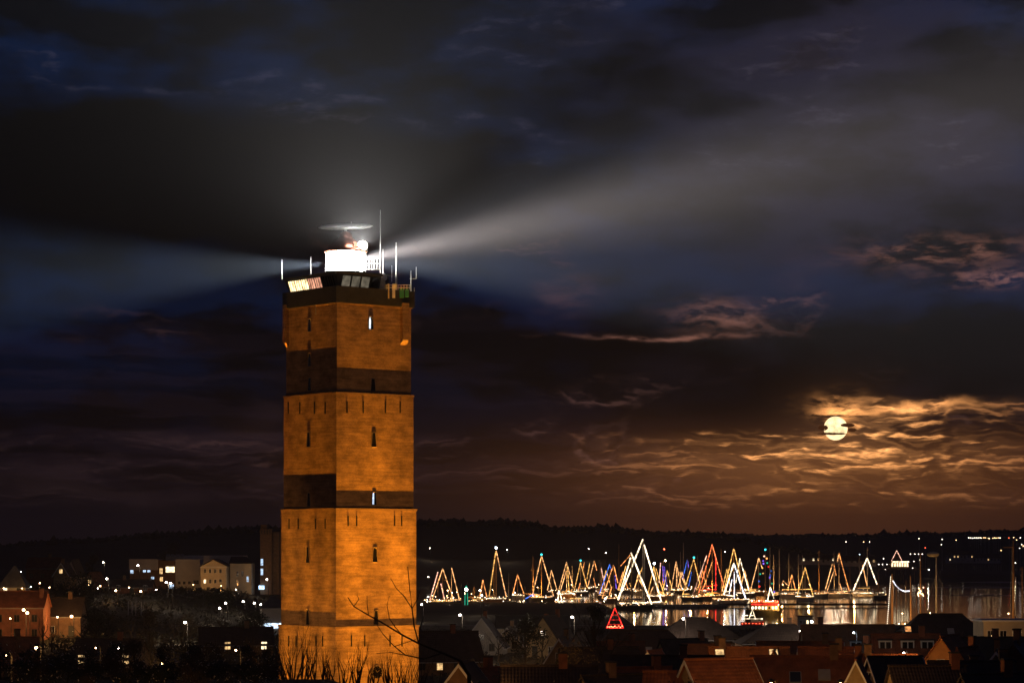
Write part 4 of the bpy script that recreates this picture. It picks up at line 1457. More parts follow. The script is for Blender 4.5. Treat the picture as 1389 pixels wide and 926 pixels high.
for lab, px, py, Yl, c, pw in (('left one of the two glaring lamps on the orange brick house', 32, 826, 452, 'o', 1200), ('right one of the two glaring lamps on the orange brick house', 37, 830, 450, 'o', 1000),
                               ('glaring lamp at the house with lit ground-floor windows', 97, 835, 470, 'o', 1600), ('orange lamp at the left edge beside the brick house', -8, 815, 452, 'o', 900),
                               ('lamp by the pyramid roof house', 30, 797, 628, 'o', 900), ('lamp before the pedimented house', 300, 796, 725, 'o', 1500), ('lamp before the blank hotel wall', 262, 796, 735, 'o', 1400)):
    lamp(lab, px, py, c, 5, pw, Y=Yl, r=0.24 if px > 0 and Yl < 500 else 0.1)
for lab, px, py, Yl, c, pw, r_ in (('lamp glimmering through the bushes at the lower left', 49, 877, 236, 'o', 700, 0.14), ('orange lamp low among the bushes at the left edge', 9, 887, 236, 'o', 260, 0.1), ('faint lamp in the dark garden right of the bushes lamp', 161, 877, 234, 'w', 60, 0.1), ('tiny orange lamp in the dark garden', 130, 877, 240, 'o', 120, 0.07), ('orange lamp by the twiggy hedge left of the lighthouse', 320, 880, 236, 'o', 260, 0.09)):
    lamp(lab, px, py, c, 4, pw, Y=Yl, r=r_)
for lab, px, Yl, h, c, pw in (('orange lamp in the lane by the orange gable at right', 1262, 283, 4.6, 'o', 1300), ('orange lamp in the lane before the lit porch rail', 962, 203, 4.2, 'o', 500), ('orange lamp by the gable with glowing roof edges', 650, 222, 4.0, 'o', 700),
                              ('orange lamp before the skylight roof', 1018, 284, 5.5, 'o', 1100), ('orange lamp in the lane below the white-edged gable', 1140, 216, 4.5, 'o', 900), ('lane lamp before the three dormers', 1226, 312, 7.0, 'w', 650),
                              ('lane lamp before the wide white dormer', 1158, 372, 7.5, 'b', 420), ('orange lamp at the striped wall, bottom right', 1296, 221, 4.0, 'o', 420), ('orange lamp by the flat-roofed building', 1345, 396, 6.0, 'o', 700),
                              ('orange lamp in the lane left of the dark red roof', 1046, 205, 5.0, 'o', 600), ('orange lamp between the bottom centre houses', 800, 215, 4.0, 'o', 80), ('orange lamp on the road behind the dark roofs', 860, 385, 5.0, 'o', 500), ('orange lamp in the lane left of the shed', 700, 430, 5.0, 'o', 500)):
    xx = (px - CX) / F * Yl
    lamp(lab, px, HY + (EYE - g(xx, Yl) - h) * F / Yl, c, h, pw, Y=Yl, r=0.12)

for lab, lx_, ly_ in (('added fill lamp right of the lighthouse', 6.0, -27.0), ('added fill lamp left of the lighthouse', -27.0, -4.0)):  # added fill lights that soften the shadow bands on the tower
    w_ = tw(lx_, ly_)
    hz = g(w_.x, w_.y) + 5.0
    lamp(lab, CX + F * w_.x / w_.y, HY + (EYE - hz) * F / w_.y, 'o', 5, 5600, Y=w_.y, r=0.12)

for lab, px in (('low path lamp in the dune garden, left', 55), ('low path lamp in the dune garden, middle', 180), ('low path lamp in the dune garden, right', 300)):
    xx = (px - CX) / F * 96.0
    lamp(lab, px, HY + (EYE - g(xx, 96.0) - 1.5) * F / 96.0, 'o', 1.5, 700, Y=96.0, r=0.1, group='path lamps of the dune garden')

def door_lamp(label, group, px, py, Yl, c, r_=0.13):
    p_ = at(px, py, Yl)
    gz_ = max(g(p_.x, Yl), 0.0)
    hh_ = max(p_.z - gz_, 0.8)
    o_ = thing('door_lamp', label, 'lamp', (p_.x, Yl, gz_), 0, group)
    MB().tube([(0.16, 0, -0.3), (0.16, 0, hh_)], 0.05, 5).build('post', M_IRON, o_)
    MB().tube([(0.16, 0, hh_), (0, 0, hh_ + 0.12)], 0.04, 5).build('bracket', M_IRON, o_)
    MB().ball((0, 0, hh_ - 0.05), r_, 6, 5).build('bulb', M_BULB[c], o_, smooth=True)


for px, py, c in ((66, 777, 'o'), (57, 779, 'w'), (42, 795, 'b'), (67, 796, 'o'), (133, 797, 'w'), (136, 794, 'o'), (5, 797, 'o'), (54, 790, 'o'), (120, 792, 'o'), (28, 775, 'w'), (175, 796, 'o'), (212, 799, 'w'), (320, 799, 'w'), (14, 838, 'o'), (78, 836, 'o')):
    door_lamp('small lamp at a house door in the left part of the town', 'door lamps of the left town', px, py, solve_y(px, py, 2.6, 400, 900) if py < 830 else 455, c)
rq = random.Random(77)
for i_ in range(34):
    px, py = rq.uniform(576, 842), rq.uniform(802, 816)
    door_lamp('tiny lamp on the dark quay below the left boats', 'tiny quay lamps', px, py, rq.uniform(930, 960), rq.choice(('o', 'o', 'w')), 0.10)

# ------------------------------------------------------------------ harbour
STR = {'warm': emat('string_warm', (1.0, 0.47, 0.17), 1.9, True, bead=0.9), 'white': emat('string_white', (1.0, 0.78, 0.50), 3.4, True, bead=0.6), 'red': emat('string_red', (1.0, 0.20, 0.06), 2.2, True, bead=0.9),
       'yellow': emat('string_yellow', (1.0, 0.50, 0.12), 1.7, True, bead=0.9), 'blue': emat('string_blue', (0.07, 0.22, 1.0), 1.4, True, bead=0.9), 'orange': emat('string_orange', (1.0, 0.34, 0.09), 1.9, True, bead=0.9),
       'pink': emat('string_pink', (1.0, 0.52, 0.36), 1.9, True, bead=0.9), 'purple': emat('string_purple', (0.28, 0.14, 1.0), 1.0, True, bead=0.9), 'cold': emat('string_cold', (0.86, 0.88, 1.0), 2.8, True, bead=0.6),
       'cyan': emat('string_cyan', (0.04, 0.75, 0.8), 4.0), 'green': emat('string_green', (0.02, 0.55, 0.32), 1.2, True), 'redp': emat('string_pure_red', (1.0, 0.03, 0.02), 2.4, True, bead=0.9)}
M_DLAMP = [emat('deck_lamp_warm', (1.0, 0.6, 0.28), 9.0), emat('deck_lamp_white', (1.0, 0.85, 0.68), 10.0)]
HULLS = [mat('hull_black', (0.02, 0.02, 0.022), 0.4), mat('hull_navy', (0.02, 0.03, 0.06), 0.4), mat('hull_white', (0.55, 0.53, 0.48), 0.45), mat('hull_brown', (0.12, 0.06, 0.03), 0.5), mat('hull_green', (0.02, 0.06, 0.04), 0.45)]
M_DECK = mat('teak_deck', (0.22, 0.15, 0.09), 0.7, 0.2, 2.0)
M_CABIN = mat('cabin_paint', (0.45, 0.40, 0.33), 0.5)
M_COVER = mat('blue_sail_cover', (0.02, 0.035, 0.12), 0.8)
M_FURL = mat('furled_sail', (0.35, 0.22, 0.13), 0.85)


def hull_mesh(L, B, fb, draft=0.7, n=13):
    """lofted hull with raked bow, sheer and transom; x forward"""
    vs_, fs_ = [], []
    sec = [(0.0, -draft), (0.55, -draft * 0.8), (0.92, -draft * 0.2), (1.0, 0.55), (1.03, 1.0)]
    for i in range(n):
        q = i / (n - 1)
        w = (1 - (2 * abs(q - 0.45)) ** 2.6 * (1.0 if q > 0.45 else 0.55)) if q < 0.999 else 0.03
        w = max(w, 0.03)
        sheer = fb * (1 + 0.55 * (q - 0.4) ** 2 * 2.2)
        for k, (y, z) in enumerate(sec):
            rake = 0.06 * L * max(0, (q - 0.7) / 0.3) * (z if z > 0 else z * 0.6)
            zz = z * sheer if z > 0 else z * (1 - 0.5 * abs(2 * q - 1) ** 2)
            vs_.append((-L / 2 + q * L * 0.95 + rake, y * w * B / 2, zz))
    m = len(sec)
    nv = len(vs_)
    vs_ += [(x, -y, z) for x, y, z in vs_]
    for i in range(n - 1):
        for k in range(m - 1):
            a = i * m + k
            fs_.append((a, a + 1, a + m + 1, a + m))
            fs_.append((nv + a, nv + a + m, nv + a + m + 1, nv + a + 1))
    fs_.append(tuple(range(0, m)) + tuple(nv + k for k in range(m - 1, -1, -1)))
    for i in range(n - 1):        # deck
        a, b__ = i * m + m - 1, (i + 1) * m + m - 1
        fs_.append((a, nv + a, nv + b__, b__))
    return MB().add(vs_, fs_)


def boat(label, mast, ends, base_py, strings, hull=0, sails=False, masts2=(), lights=5, group='light-strung boats in the harbour', Y=None, top_bulb=None, spar=None, fb=1.3, yaw=0.0, deck_line=None, cabin=True, rr=0.17):
    """mast: (px, top_py); ends: (px0, px1); strings: list of (colour, (px,py), (px,py))"""
    rnd = random.Random(int(mast[0] * 7 + mast[1]))
    Y = Y or (EYE - 1.9) * F / (base_py - HY)
    k = Y / F
    L = max((ends[1] - ends[0]) * k, 6.0)
    xc = ((ends[0] + ends[1]) / 2 - CX) * k
    t_ = thing('sailing_boat', label, 'boat', (xc, Y, 0.0), yaw, group)
    hm = hull_mesh(L, min(L * 0.30, 5.0), fb)
    if rnd.random() < 0.5:
        hm.v = [(-x, y, z) for x, y, z in hm.v]
    h_ = hm.build('hull', HULLS[hull % len(HULLS)], t_, smooth=False)
    B = min(L * 0.30, 5.0)
    MB().tube([(-L * 0.44, -B * 0.42, fb + 0.15), (0, -B * 0.53, fb + 0.1), (L * 0.40, -B * 0.3, fb + 0.3)], 0.07, 5).build('rubbing_strake', M_TRIM if hull in (0, 1) else M_WOOD, h_)
    if cabin:
        cw = L * 0.32
        c_ = MB().box((-L * 0.12, 0, fb + 0.55), (cw, B * 0.5, 0.9)).build('cabin', M_CABIN, t_)
        for j in range(3):
            MB().box((-L * 0.12 + cw * (j - 1) * 0.3, -B * 0.25 - 0.03, fb + 0.62), (cw * 0.16, 0.05, 0.34)).build('cabin_window', M_WLIT if rnd.random() < 0.45 else M_GLASS, c_)
    sp_ = spar or (M_SPAR if rnd.random() < 0.5 else M_ALU)

    def loc(px, py):
        p = at(px, py, Y)
        return Vector((p.x - xc, 0.0, p.z))
    for (mx_, my_) in (mast,) + tuple(masts2):
        tp = loc(mx_, my_)
        mr = max(0.14, tp.z * 0.011)
        ms = MB().tube([(tp.x, 0.02, fb * 0.8), (tp.x, 0.02, tp.z * 0.6), (tp.x, 0.02, tp.z)], [mr, mr * 0.9, mr * 0.5], 6).build('mast', sp_, t_)
        MB().tube([(tp.x - 0.9, 0.02, tp.z * 0.68), (tp.x + 0.9, 0.02, tp.z * 0.68)], 0.05, 4).build('spreader', sp_, ms)
        bl = min(L * 0.42, 6.5)
        bo = MB().tube([(tp.x, 0, fb + 1.3), (tp.x - bl, 0, fb + 1.45)], mr * 0.8, 6).build('boom', sp_, t_)
        MB().tube([(tp.x - 0.2, 0, fb + 1.62), (tp.x - bl * 0.5, 0, fb + 1.85), (tp.x - bl * 0.95, 0, fb + 1.65)], [0.22, 0.28, 0.14], 6).build('furled_sail', M_COVER if rnd.random() < 0.5 else M_FURL, bo, smooth=True)
        for ex in (-L * 0.45, L * 0.45):
            MB().tube([(tp.x, 0.06, tp.z - 0.2), (ex, 0.06, fb + 0.3)], 0.02, 3).build('stay', M_GREYM, t_)
    for s_ in strings:
        c0, a, b__ = s_[0], loc(*s_[1]), loc(*s_[2])
        r_ = s_[3] if len(s_) > 3 else rr
        off = Vector((0, -0.12, 0))
        mid_ = (a + b__) / 2 + Vector((0, 0, -0.008 * (a - b__).length))
        MB().tube([a + off, (a + mid_) / 2 + off, mid_ + off, (mid_ + b__) / 2 + off, b__ + off], r_, 5).build('light_string', STR[c0], t_)
    if top_bulb:
        tp = loc(*mast)
        MB().ball((tp.x, -0.1, tp.z + 0.1), 0.42, 8, 6).build('masthead_lamp', STR['cyan'] if top_bulb == 'g' else M_BULB['b'], t_)
    if deck_line is None and strings and rnd.random() < 0.75:
        deck_line = rnd.choice(('warm', 'yellow', 'warm', 'orange', 'white'))
    if deck_line:
        MB().tube([(-L * 0.46, -B * 0.36, fb + 0.5), (-L * 0.1, -B * 0.54, fb + 0.32), (L * 0.42, -B * 0.3, fb + 0.55)], 0.10, 5).build('deck_light_string', STR[deck_line], t_)
    for j in range(int(lights * 1.7)):
        q = rnd.uniform(-0.44, 0.42)
        MB().ball((q * L, -B * 0.5, fb + rnd.uniform(0.2, 1.1)), rnd.uniform(0.07, 0.15), 6, 4).build('deck_lamp', M_DLAMP[0] if rnd.random() < 0.65 else M_DLAMP[1], t_)
    return t_


def A(c, l, ap, r):
    """two strings from apex to the deck ends"""
    return [(c, ap, l), (c, ap, r)]


boat('leftmost boat with warm twin light triangles, next to the lighthouse', (600.5, 770), (582, 617), 814, A('warm', (586, 813), (600.5, 770.5), (615, 812)) + [('pink', (594, 775.5), (583, 813)), ('pink', (598, 791), (603, 812)), ('warm', (597, 814), (607, 813)), ('warm', (608, 815), (615, 814))], 0, masts2=((594, 775),), lights=6)
boat('boat with one sloping warm light string, second from left', (612.5, 769), (609, 625), 812.5, [('warm', (612.7, 770), (623, 812)), ('warm', (617, 812.5), (623, 812.5))], 1)
boat('boat with a tall mast and a narrow warm light triangle, white star on top', (673, 743), (660, 689), 810.5, [('yellow', (672.5, 747), (663.5, 808)), ('warm', (673.3, 747), (687, 810))], 3, top_bulb='b', masts2=((670, 753),), lights=9)
boat('boat with an orange triangle, cyan star and coloured arc on the bow', (734.5, 752), (716, 752), 808.5, A('warm', (722, 808), (734.5, 753), (751, 808)) + [('blue', (712, 812), (722, 806)), ('purple', (722, 806), (727, 808)), ('pink', (727, 808), (733, 813)), ('pink', (717, 817), (742, 816)), ('warm', (720, 813), (749, 812))], 0, top_bulb='g', masts2=((723, 754),), lights=6)
boat('boat with a double warm triangle left of the cyan starred yellow rig', (768.5, 761), (754, 782), 804, A('warm', (757, 803), (768.5, 762), (778, 797)) + [('warm', (768, 774), (760, 801)), ('yellow', (769.5, 765), (772, 803)), ('warm', (771, 802), (780, 806))], 3, masts2=((776, 767),))
boat('near boat with a small bright white triangle, front row left', (758, 798), (752, 771), 822, Y=992, strings=A('white', (755, 827), (758, 800), (767, 828)) + [('white', (770, 801), (780, 806)), ('yellow', (773, 811), (788, 811))], hull=2, lights=8)
boat('boat with orange-yellow triangle under a cyan star', (787.5, 760), (777, 799), 801, A('yellow', (779, 800), (787.5, 762), (796, 795)) + [('orange', (787, 790), (783, 805))], 1, top_bulb='g')
boat('boat with slim zigzag orange strings right of the cyan starred one', (793, 761), (786, 803), 797, [('orange', (792.5, 762), (790, 775)), ('yellow', (800, 763), (796, 785)), ('orange', (790, 772), (797, 796)), ('orange', (795, 797), (792, 805))], 0, masts2=((800, 762),))
boat('boat with a lone orange inverted V, left of the blue rig', (806, 759), (796, 812), 796, [('warm', (806, 760), (797, 796)), ('orange', (806, 760), (809.5, 773)), ('orange', (805, 783), (808, 795))], 3, masts2=((813, 760),))
boat('boat with a single pale string left of the blue rig', (816, 768), (811, 825), 803, [('pink', (815.5, 770), (822, 802))], 1)
boat('boat with a blue light string', (827.5, 763), (811, 831), 806, [('blue', (827, 765), (813, 805)), ('blue', (827, 765), (829, 772))], 0, lights=3)
boat('boat with an orange string beside the blue one', (832.5, 764), (815, 842), 810, [('orange', (832, 766), (817, 810)), ('orange', (833, 768), (838, 790)), ('purple', (834, 780), (836, 798)), ('orange', (830, 795), (826, 808))], 3)
boat('largest boat with the tallest white light triangle', (872.3, 729), (836, 900), 816, [('white', (872, 731), (838.5, 813), 0.25), ('white', (873.5, 738), (897, 815), 0.25), ('white', (886, 816), (898, 815), 0.16)], 2, lights=9, masts2=((874, 745),))
boat('boat with a broad white triangle leaning against the largest one', (856.5, 742), (836, 887), 819, [('white', (856, 749), (884, 819), 0.24), ('white', (855.3, 756), (838.5, 813), 0.24), ('orange', (855, 752), (842, 767), 0.1), ('white', (841, 818), (854, 818), 0.16)], 4, lights=8)
boat('boat with faint yellow rig behind the largest white triangles', (873, 764), (846, 884), 799, [('yellow', (873, 765), (860, 798)), ('yellow', (849, 767), (837, 808)), ('yellow', (854, 790), (861, 810)), ('warm', (866, 784), (876, 803))], 1, masts2=((849, 766), (839.5, 738)))
boat('boat with thick yellow triangle under a white star', (887.3, 764), (876, 905), 807, A('yellow', (879, 804), (887, 768), (895, 806)) + [('yellow', (889.5, 770), (903, 813)), ('warm', (886, 795), (881, 806))], 3, top_bulb='b', lights=8)
boat('boat with violet and pink lights up its mast', (899, 760), (890, 915), 806, [('pink', (896, 763), (894, 790)), ('purple', (899, 767), (900, 790), 0.2), ('purple', (901, 768), (905, 800), 0.2), ('cold', (902, 778), (905, 800))], 1, lights=9)
boat('boat with a pale warm triangle right of the violet mast', (917, 760), (906, 934), 799, A('warm', (910.5, 798), (917, 761), (925, 800)) + [('warm', (922, 775), (930, 795)), ('warm', (918, 765), (918, 795))], 0, masts2=((923, 748),))
boat('boat with a short blue string high on its mast', (932.5, 757), (921, 940), 798, [('blue', (932, 759), (926, 785)), ('purple', (933, 760), (934, 770))], 4, masts2=((927, 736),), lights=6)
boat('boat with a golden triangle, teal sail and cyan star', (941.3, 756), (923, 953), 808, A('yellow', (926, 806), (941, 758), (951, 797)) + [('blue', (938, 775), (934, 795), 0.12), ('yellow', (926, 805), (935, 805))], 1, top_bulb='g', lights=7, masts2=((946, 752),))
boat('boat with one long pinkish sloping string', (958.7, 752), (938, 968), 807, [('pink', (958.5, 753), (940, 806), 0.19)], 0, lights=6)
boat('boat with the red-orange triple triangle', (966.2, 737), (946, 986), 806, [('red', (966, 738), (947.5, 805), 0.20), ('red', (966.5, 740), (983.5, 800), 0.20), ('orange', (966, 762), (952, 803)), ('redp', (970.8, 755), (970.8, 800), 0.19), ('redp', (953, 795), (973, 793), 0.13), ('redp', (952, 799), (972, 799), 0.13)], 3, lights=8, masts2=((978.5, 745),))
boat('boat with a yellow peaked triangle behind the white one', (995.2, 742), (979, 1010), 806.5, [('yellow', (995, 744), (981, 806)), ('yellow', (996, 745), (1006, 790))], 1, lights=5)
boat('boat with dense cold white triangles, left of the red ship', (995.7, 762), (966, 1016), 812, [('white', (995.5, 763), (982, 806), 0.24), ('cold', (996, 765), (1012, 813), 0.24), ('cold', (996, 775), (996, 812)), ('cold', (993, 785), (989, 805)), ('white', (982, 806), (995, 808)), ('warm', (966, 811), (1003, 812), 0.19), ('white', (1004, 813), (1016, 812))], 2, lights=8)
boat('boat with a clean warm white triangle, left of the red ship mast', (1003.7, 756), (998, 1026), 803, A('white', (998, 790), (1003.5, 757), (1016, 801)) + [('yellow', (1010, 798), (1024, 803))], 0, lights=5)
boat('boat with an orange half triangle beside the coloured mast', (1029, 754), (1016, 1044), 801, [('warm', (1029, 757), (1018, 800)), ('warm', (1029.5, 757), (1034, 771)), ('yellow', (1018, 799.5), (1026, 799.5))], 3, lights=4)
boat('low boat with bright double deck lines below bare masts', (1057, 744), (1058, 1100), 804.5, [('white', (1059, 804.5), (1086, 804), 0.17), ('yellow', (1061, 799), (1102, 798.5)), ('warm', (1062, 787), (1068, 793)), ('warm', (1062, 788), (1061, 793))], 2, masts2=((1070, 750), (1083, 751)), lights=3)
boat('small white boat with a plain warm triangle and blue cover', (1092, 768), (1080, 1105), 808.5, A('yellow', (1081.5, 807), (1092, 769), (1103, 808)) + [('white', (1079, 808), (1104, 808), 0.16)], 2, lights=2, masts2=((1088.7, 752),))
boat('boat with orange twin triangles and a lit rail', (1138, 748), (1112, 1155), 803.5, [('orange', (1138, 750), (1152, 801), 0.19), ('warm', (1137.5, 752), (1135.5, 762)), ('warm', (1129, 764), (1119, 801)), ('warm', (1130.5, 775), (1122, 801)), ('orange', (1131, 765), (1134, 780)), ('warm', (1113, 804), (1153, 801), 0.19), ('warm', (1139, 791), (1142, 800))], 2, masts2=((1131.3, 747),), lights=3)
boat('boat with a wide white triangle at the right end of the row', (1176.6, 741), (1155, 1202), 803, [('white', (1176, 757), (1157, 801), 0.24), ('white', (1176.5, 757), (1189.5, 792), 0.24), ('warm', (1170, 766), (1176, 794)), ('yellow', (1164, 797), (1180, 797), 0.08)], 2, lights=4)
for lab, px, top, e0, e1, base, c in [
    ('faint orange rig just right of the narrow tall triangle', 702, 778, 694, 712, 806, 'orange'), ('faint warm rig left of the double warm triangle', 748, 772, 741, 757, 801, 'warm'),
    ('small yellow rig deep behind the blue string', 822, 772, 815, 831, 799, 'yellow'), ('small orange rig behind the leaning white triangle', 845, 774, 837, 853, 799, 'orange'),
    ('small warm rig peeping under the largest triangle', 866, 776, 859, 874, 800, 'warm'), ('small golden rig right of the white starred triangle', 905, 772, 898, 913, 799, 'yellow'),
    ('small warm rig between violet mast and golden triangle', 925, 774, 918, 933, 799, 'warm'), ('small orange rig behind the long pinkish string', 953, 772, 945, 961, 800, 'orange'),
    ('small yellow rig right of the red-orange rig', 986, 770, 978, 993, 801, 'yellow'), ('small pale rig deep behind the cold white triangles', 1010, 772, 1003, 1018, 800, 'warm'),
    ('tiny warm rig left of the tall narrow triangle', 655, 785, 649, 662, 811, 'orange'), ('small orange rig left of the small white boat', 1074, 778, 1067, 1081, 803, 'orange')]:
    boat(lab, (px, top), (e0, e1), base, A(c, (e0 + 1.5, base - 1), (px, top + 1), (e1 - 1.5, base - 1.5)), int(px) % 4, lights=5)
# unlit yachts: bare masts
for lab, px, top, e0, e1, base in [
    ('unlit yacht with a bare mast right of the coloured ship', 1044.5, 742, 1036, 1058, 806), ('unlit yacht with a bare mast and slanting stay', 1049.5, 752, 1045, 1065, 804),
    ('unlit yacht with a leaning pair of bare masts', 1111, 745, 1100, 1124, 804), ('unlit yacht behind the orange twin triangles', 1153, 763, 1146, 1166, 800),
    ('unlit yacht between white and orange rigs', 1166, 752, 1158, 1178, 800), ('unlit yacht right of the cyan starred orange boat', 815, 762, 806, 826, 802),
    ('unlit yacht left of the long pinkish string', 950, 760, 940, 962, 801), ('unlit yacht left of the narrow tall triangle', 634, 788, 626, 645, 815),
    ('unlit yacht right of the narrow tall triangle', 690, 776, 682, 700, 814), ('unlit yacht beside the coloured arc boat', 712, 795, 704, 720, 816),
    ('unlit yacht far right of the row', 1192, 770, 1184, 1204, 806), ('unlit yacht behind the golden triangle', 908, 762, 900, 918, 803),
    ('unlit yacht left of the green harbour light', 626, 792, 616, 630, 820), ('unlit yacht near the slim quay post', 643, 795, 636, 656, 813)]:
    boat(lab, (px, top), (e0, e1), base, [], int(px) % 3, lights=2, group='unlit yachts in the harbour')

# rigid lamp mast with red and yellow lamps
t_ = lamp('tall pole with a red lamp over a yellow one amid the rigs', 901, 744, 'r', 16, 150, Y=1100, r=0.32)
MB().ball((0.45, -0.2, 0), 0.4, 8, 6).build('lower_bulb', M_BULB['o'], t_, loc=(0, 0, EYE - (760 - HY) / F * 1100 - t_.location.z))

# red ship with coloured lamps up its mast
YS = 850.0
k = YS / F
x0, x1 = (1011 - CX) * k, (1062 - CX) * k
Ls = x1 - x0
ship = thing('red_ship', 'red lit workship with coloured bulbs up its mast and a row of bright windows', 'ship', ((x0 + x1) / 2, YS, 0))
hull_mesh(Ls, 4.2, 2.0, 1.0).build('hull', mat('ship_hull_green', (0.05, 0.05, 0.02), 0.5), ship)
w1_ = MB().box((0.0, 0, 2.75), (Ls * 0.78, 3.2, 1.7)).build('deckhouse', mat('ship_cream', (0.5, 0.42, 0.2), 0.5), ship)
for j in range(8):
    MB().box((-Ls * 0.32 + j * Ls * 0.09, -1.62, 2.9), (0.6, 0.06, 0.8)).build('window', lit_window('ship_window', (1.0, 0.85, 0.55), 4.0) if j not in (5,) else M_GLASS, w1_)
up_ = MB().box((0.2, 0, 4.4), (Ls * 0.72, 3.5, 1.4)).build('red_awning', mat('red_awning', (0.55, 0.04, 0.02), 0.6), ship)
for j in range(12):
    MB().ball((-Ls * 0.34 + j * Ls * 0.062, -1.85, 5.15 + 0.1 * math.sin(j * 2.1)), 0.16, 6, 4).build('bulb', M_BULB['r'] if j % 3 else M_BULB['o'], up_)
MB().tube([(-Ls * 0.36, -1.83, 4.0), (Ls * 0.36, -1.83, 4.0)], 0.14, 5).build('red_light_string', STR['redp'], up_)
MB().tube([(-Ls * 0.36, -1.83, 4.7), (Ls * 0.36, -1.83, 4.7)], 0.12, 5).build('red_light_string', STR['red'], up_)
MB().box((-Ls * 0.1, 0, 5.9), (2.6, 2.4, 1.5)).build('wheelhouse', mat('ship_cream', (0, 0, 0)), ship)
mx_ = (1038 - CX) * k - ship.location.x
zt = EYE - (744 - HY) / F * YS
ms = MB().tube([(mx_, 0, 5), (mx_, 0, zt)], [0.16, 0.07], 6).build('mast', M_SPAR, ship)
for px, py, c in ((1038, 745, 'cyan'), (1036.5, 754, 'pink'), (1040, 757, 'orange'), (1035, 760, 'purple'), (1035.5, 764, 'purple'), (1040.5, 763, 'green'), (1042, 768, 'redp'), (1034, 770, 'yellow'), (1035, 777, 'yellow'), (1031, 778, 'green'), (1029.5, 788, 'blue'), (1045, 780, 'blue'), (1046, 774, 'blue'), (1030, 795, 'redp'), (1047, 791, 'green'), (1044, 783, 'purple'), (1050, 802, 'purple')):
    p = at(px, py, YS)
    MB().ball((p.x - ship.location.x, -0.3, p.z), 0.3, 6, 5).build('coloured_bulb', STR[c], ms)
for c, a, b__ in (('white', (1044, 796), (1040, 815)), ('white', (1044, 796), (1049, 811)), ('white', (1041, 815), (1047, 815))):
    pa, pb = at(*a, YS), at(*b__, YS)
    MB().tube([(pa.x - ship.location.x, -2.1, pa.z), (pb.x - ship.location.x, -2.1, pb.z)], 0.13, 5).build('light_string', STR[c], ship)
# small red boat with white A of lights
YB = 745.0
k = YB / F
tb_ = thing('red_boat', 'small red boat with a white letter-A light frame in front of the red ship', 'boat', ((1020.5 - CX) * k, YB, 0))
hull_mesh(6.8, 2.2, 1.0).build('hull', mat('hull_red', (0.6, 0.05, 0.02), 0.5), tb_)
MB().box((0.6, 0, 1.25), (2.0, 1.4, 0.9)).build('cabin', M_CABIN, tb_)
for a, b__ in (((1020, 826), (1015.5, 839)), ((1020, 826), (1024.5, 839)), ((1006, 838.5), (1034, 838.5)), ((1017, 834), (1023, 834)), ((1007, 834), (1014, 834))):
    pa, pb = at(*a, YB), at(*b__, YB)
    MB().tube([(pa.x - tb_.location.x, -1.15, pa.z), (pb.x - tb_.location.x, -1.15, pb.z)], 0.11, 5).build('light_string', STR['white'], tb_)
for j in range(7):
    MB().ball((-3 + j, -1.15, 0.75), 0.09, 6, 4).build('rail_bulb', M_BULB['r'], tb_)
# white kiosk on the quay
YK = 660.0
k = YK / F
kk = thing('harbour_kiosk', 'small white windowed kiosk beside the red ship', 'kiosk', ((1074 - CX) * k, YK - 30, 3.0))
MB().box((0, 0, 1.2), (3.4, 3, 3.0)).build('wall', M_WHITEW, kk)
MB().box((0, 0, 2.85), (3.9, 3.5, 0.25)).build('roof', M_RTILE, kk)
for j in range(4):
    window_part(kk, (-1.25 + 0.83 * j, -1.5, 1.4), 0.6, 1.0, (0, -1), M_WLIT2 if j == 2 else M_GLASS)
# red light triangle on the quay
YR = 560.0
k = YR / F
rt = thing('light_tree', 'red glowing triangular light tree on the near quay', 'light tree', ((834 - CX) * k, YR, g((834 - CX) * k, YR)))


def rl_(px, py):
    p = at(px, py, YR) - rt.location
    return Vector((p.x, 0, p.z))


for a, b__, n_ in (((834, 824), (823, 851), 'edge_light'), ((834, 824), (845.5, 851), 'edge_light'), ((822, 851), (846, 851), 'base_light')):
    MB().tube([rl_(*a), rl_(*b__)], 0.10, 5).build(n_, STR['redp'], rt)
MB().tube([(0, 0.1, -0.3), rl_(834, 824) + Vector((0, 0.1, 0))], 0.09, 6).build('pole', M_IRON, rt)
for k in range(9):
    MB().ball(rl_(824 + 2.5 * k, 849.5 + math.sin(k * 3) * 1.2), 0.14, 6, 4).build('bulb', M_BULB['r'], rt)
for k in (0.35, 0.6, 0.82):
    MB().tube([rl_(834 - 11 * k, 824 + 27 * k) + Vector((0, 0.05, 0)), rl_(834 + 11.5 * k, 824 + 27 * k) + Vector((0, 0.05, 0))], 0.035, 4).build('cross_wire', STR['redp'], rt)
# green harbour light
YG = 900.0
k = YG / F
gl = thing('harbour_light', 'slim green-lit harbour beacon with a white lamp', 'beacon', ((632.5 - CX) * k, YG, 0.6))
zt = EYE - (799 - HY) * k - 0.6
zb = EYE - (826 - HY) * k - 0.6
MB().lathe([(0.75, -2.0), (0.6, 0.2), (0.42, zt - 0.8), (0.65, zt - 0.7), (0.65, zt - 0.5)], 10).build('tower', mat('green_paint', (0.03, 0.3, 0.24), 0.5), gl)
for sg in (-1, 1):
    MB().tube([(sg * 0.55, -0.5, 0.6), (sg * 0.42, -0.45, zt - 1.2)], 0.09, 5).build('green_light_tube', STR['green'], gl)
MB().tube([(-0.45, -0.5, 0.6), (0.45, -0.5, 0.6)], 0.09, 5).build('green_light_tube', STR['green'], gl)
MB().ball((0, -0.1, zt), 0.5, 10, 8).build('lamp', M_BULB['w'], gl)
MB().lathe([(0.5, zt + 0.5), (0.3, zt + 0.9), (0.05, zt + 1.4)], 8).build('cap', STR['green'], gl)

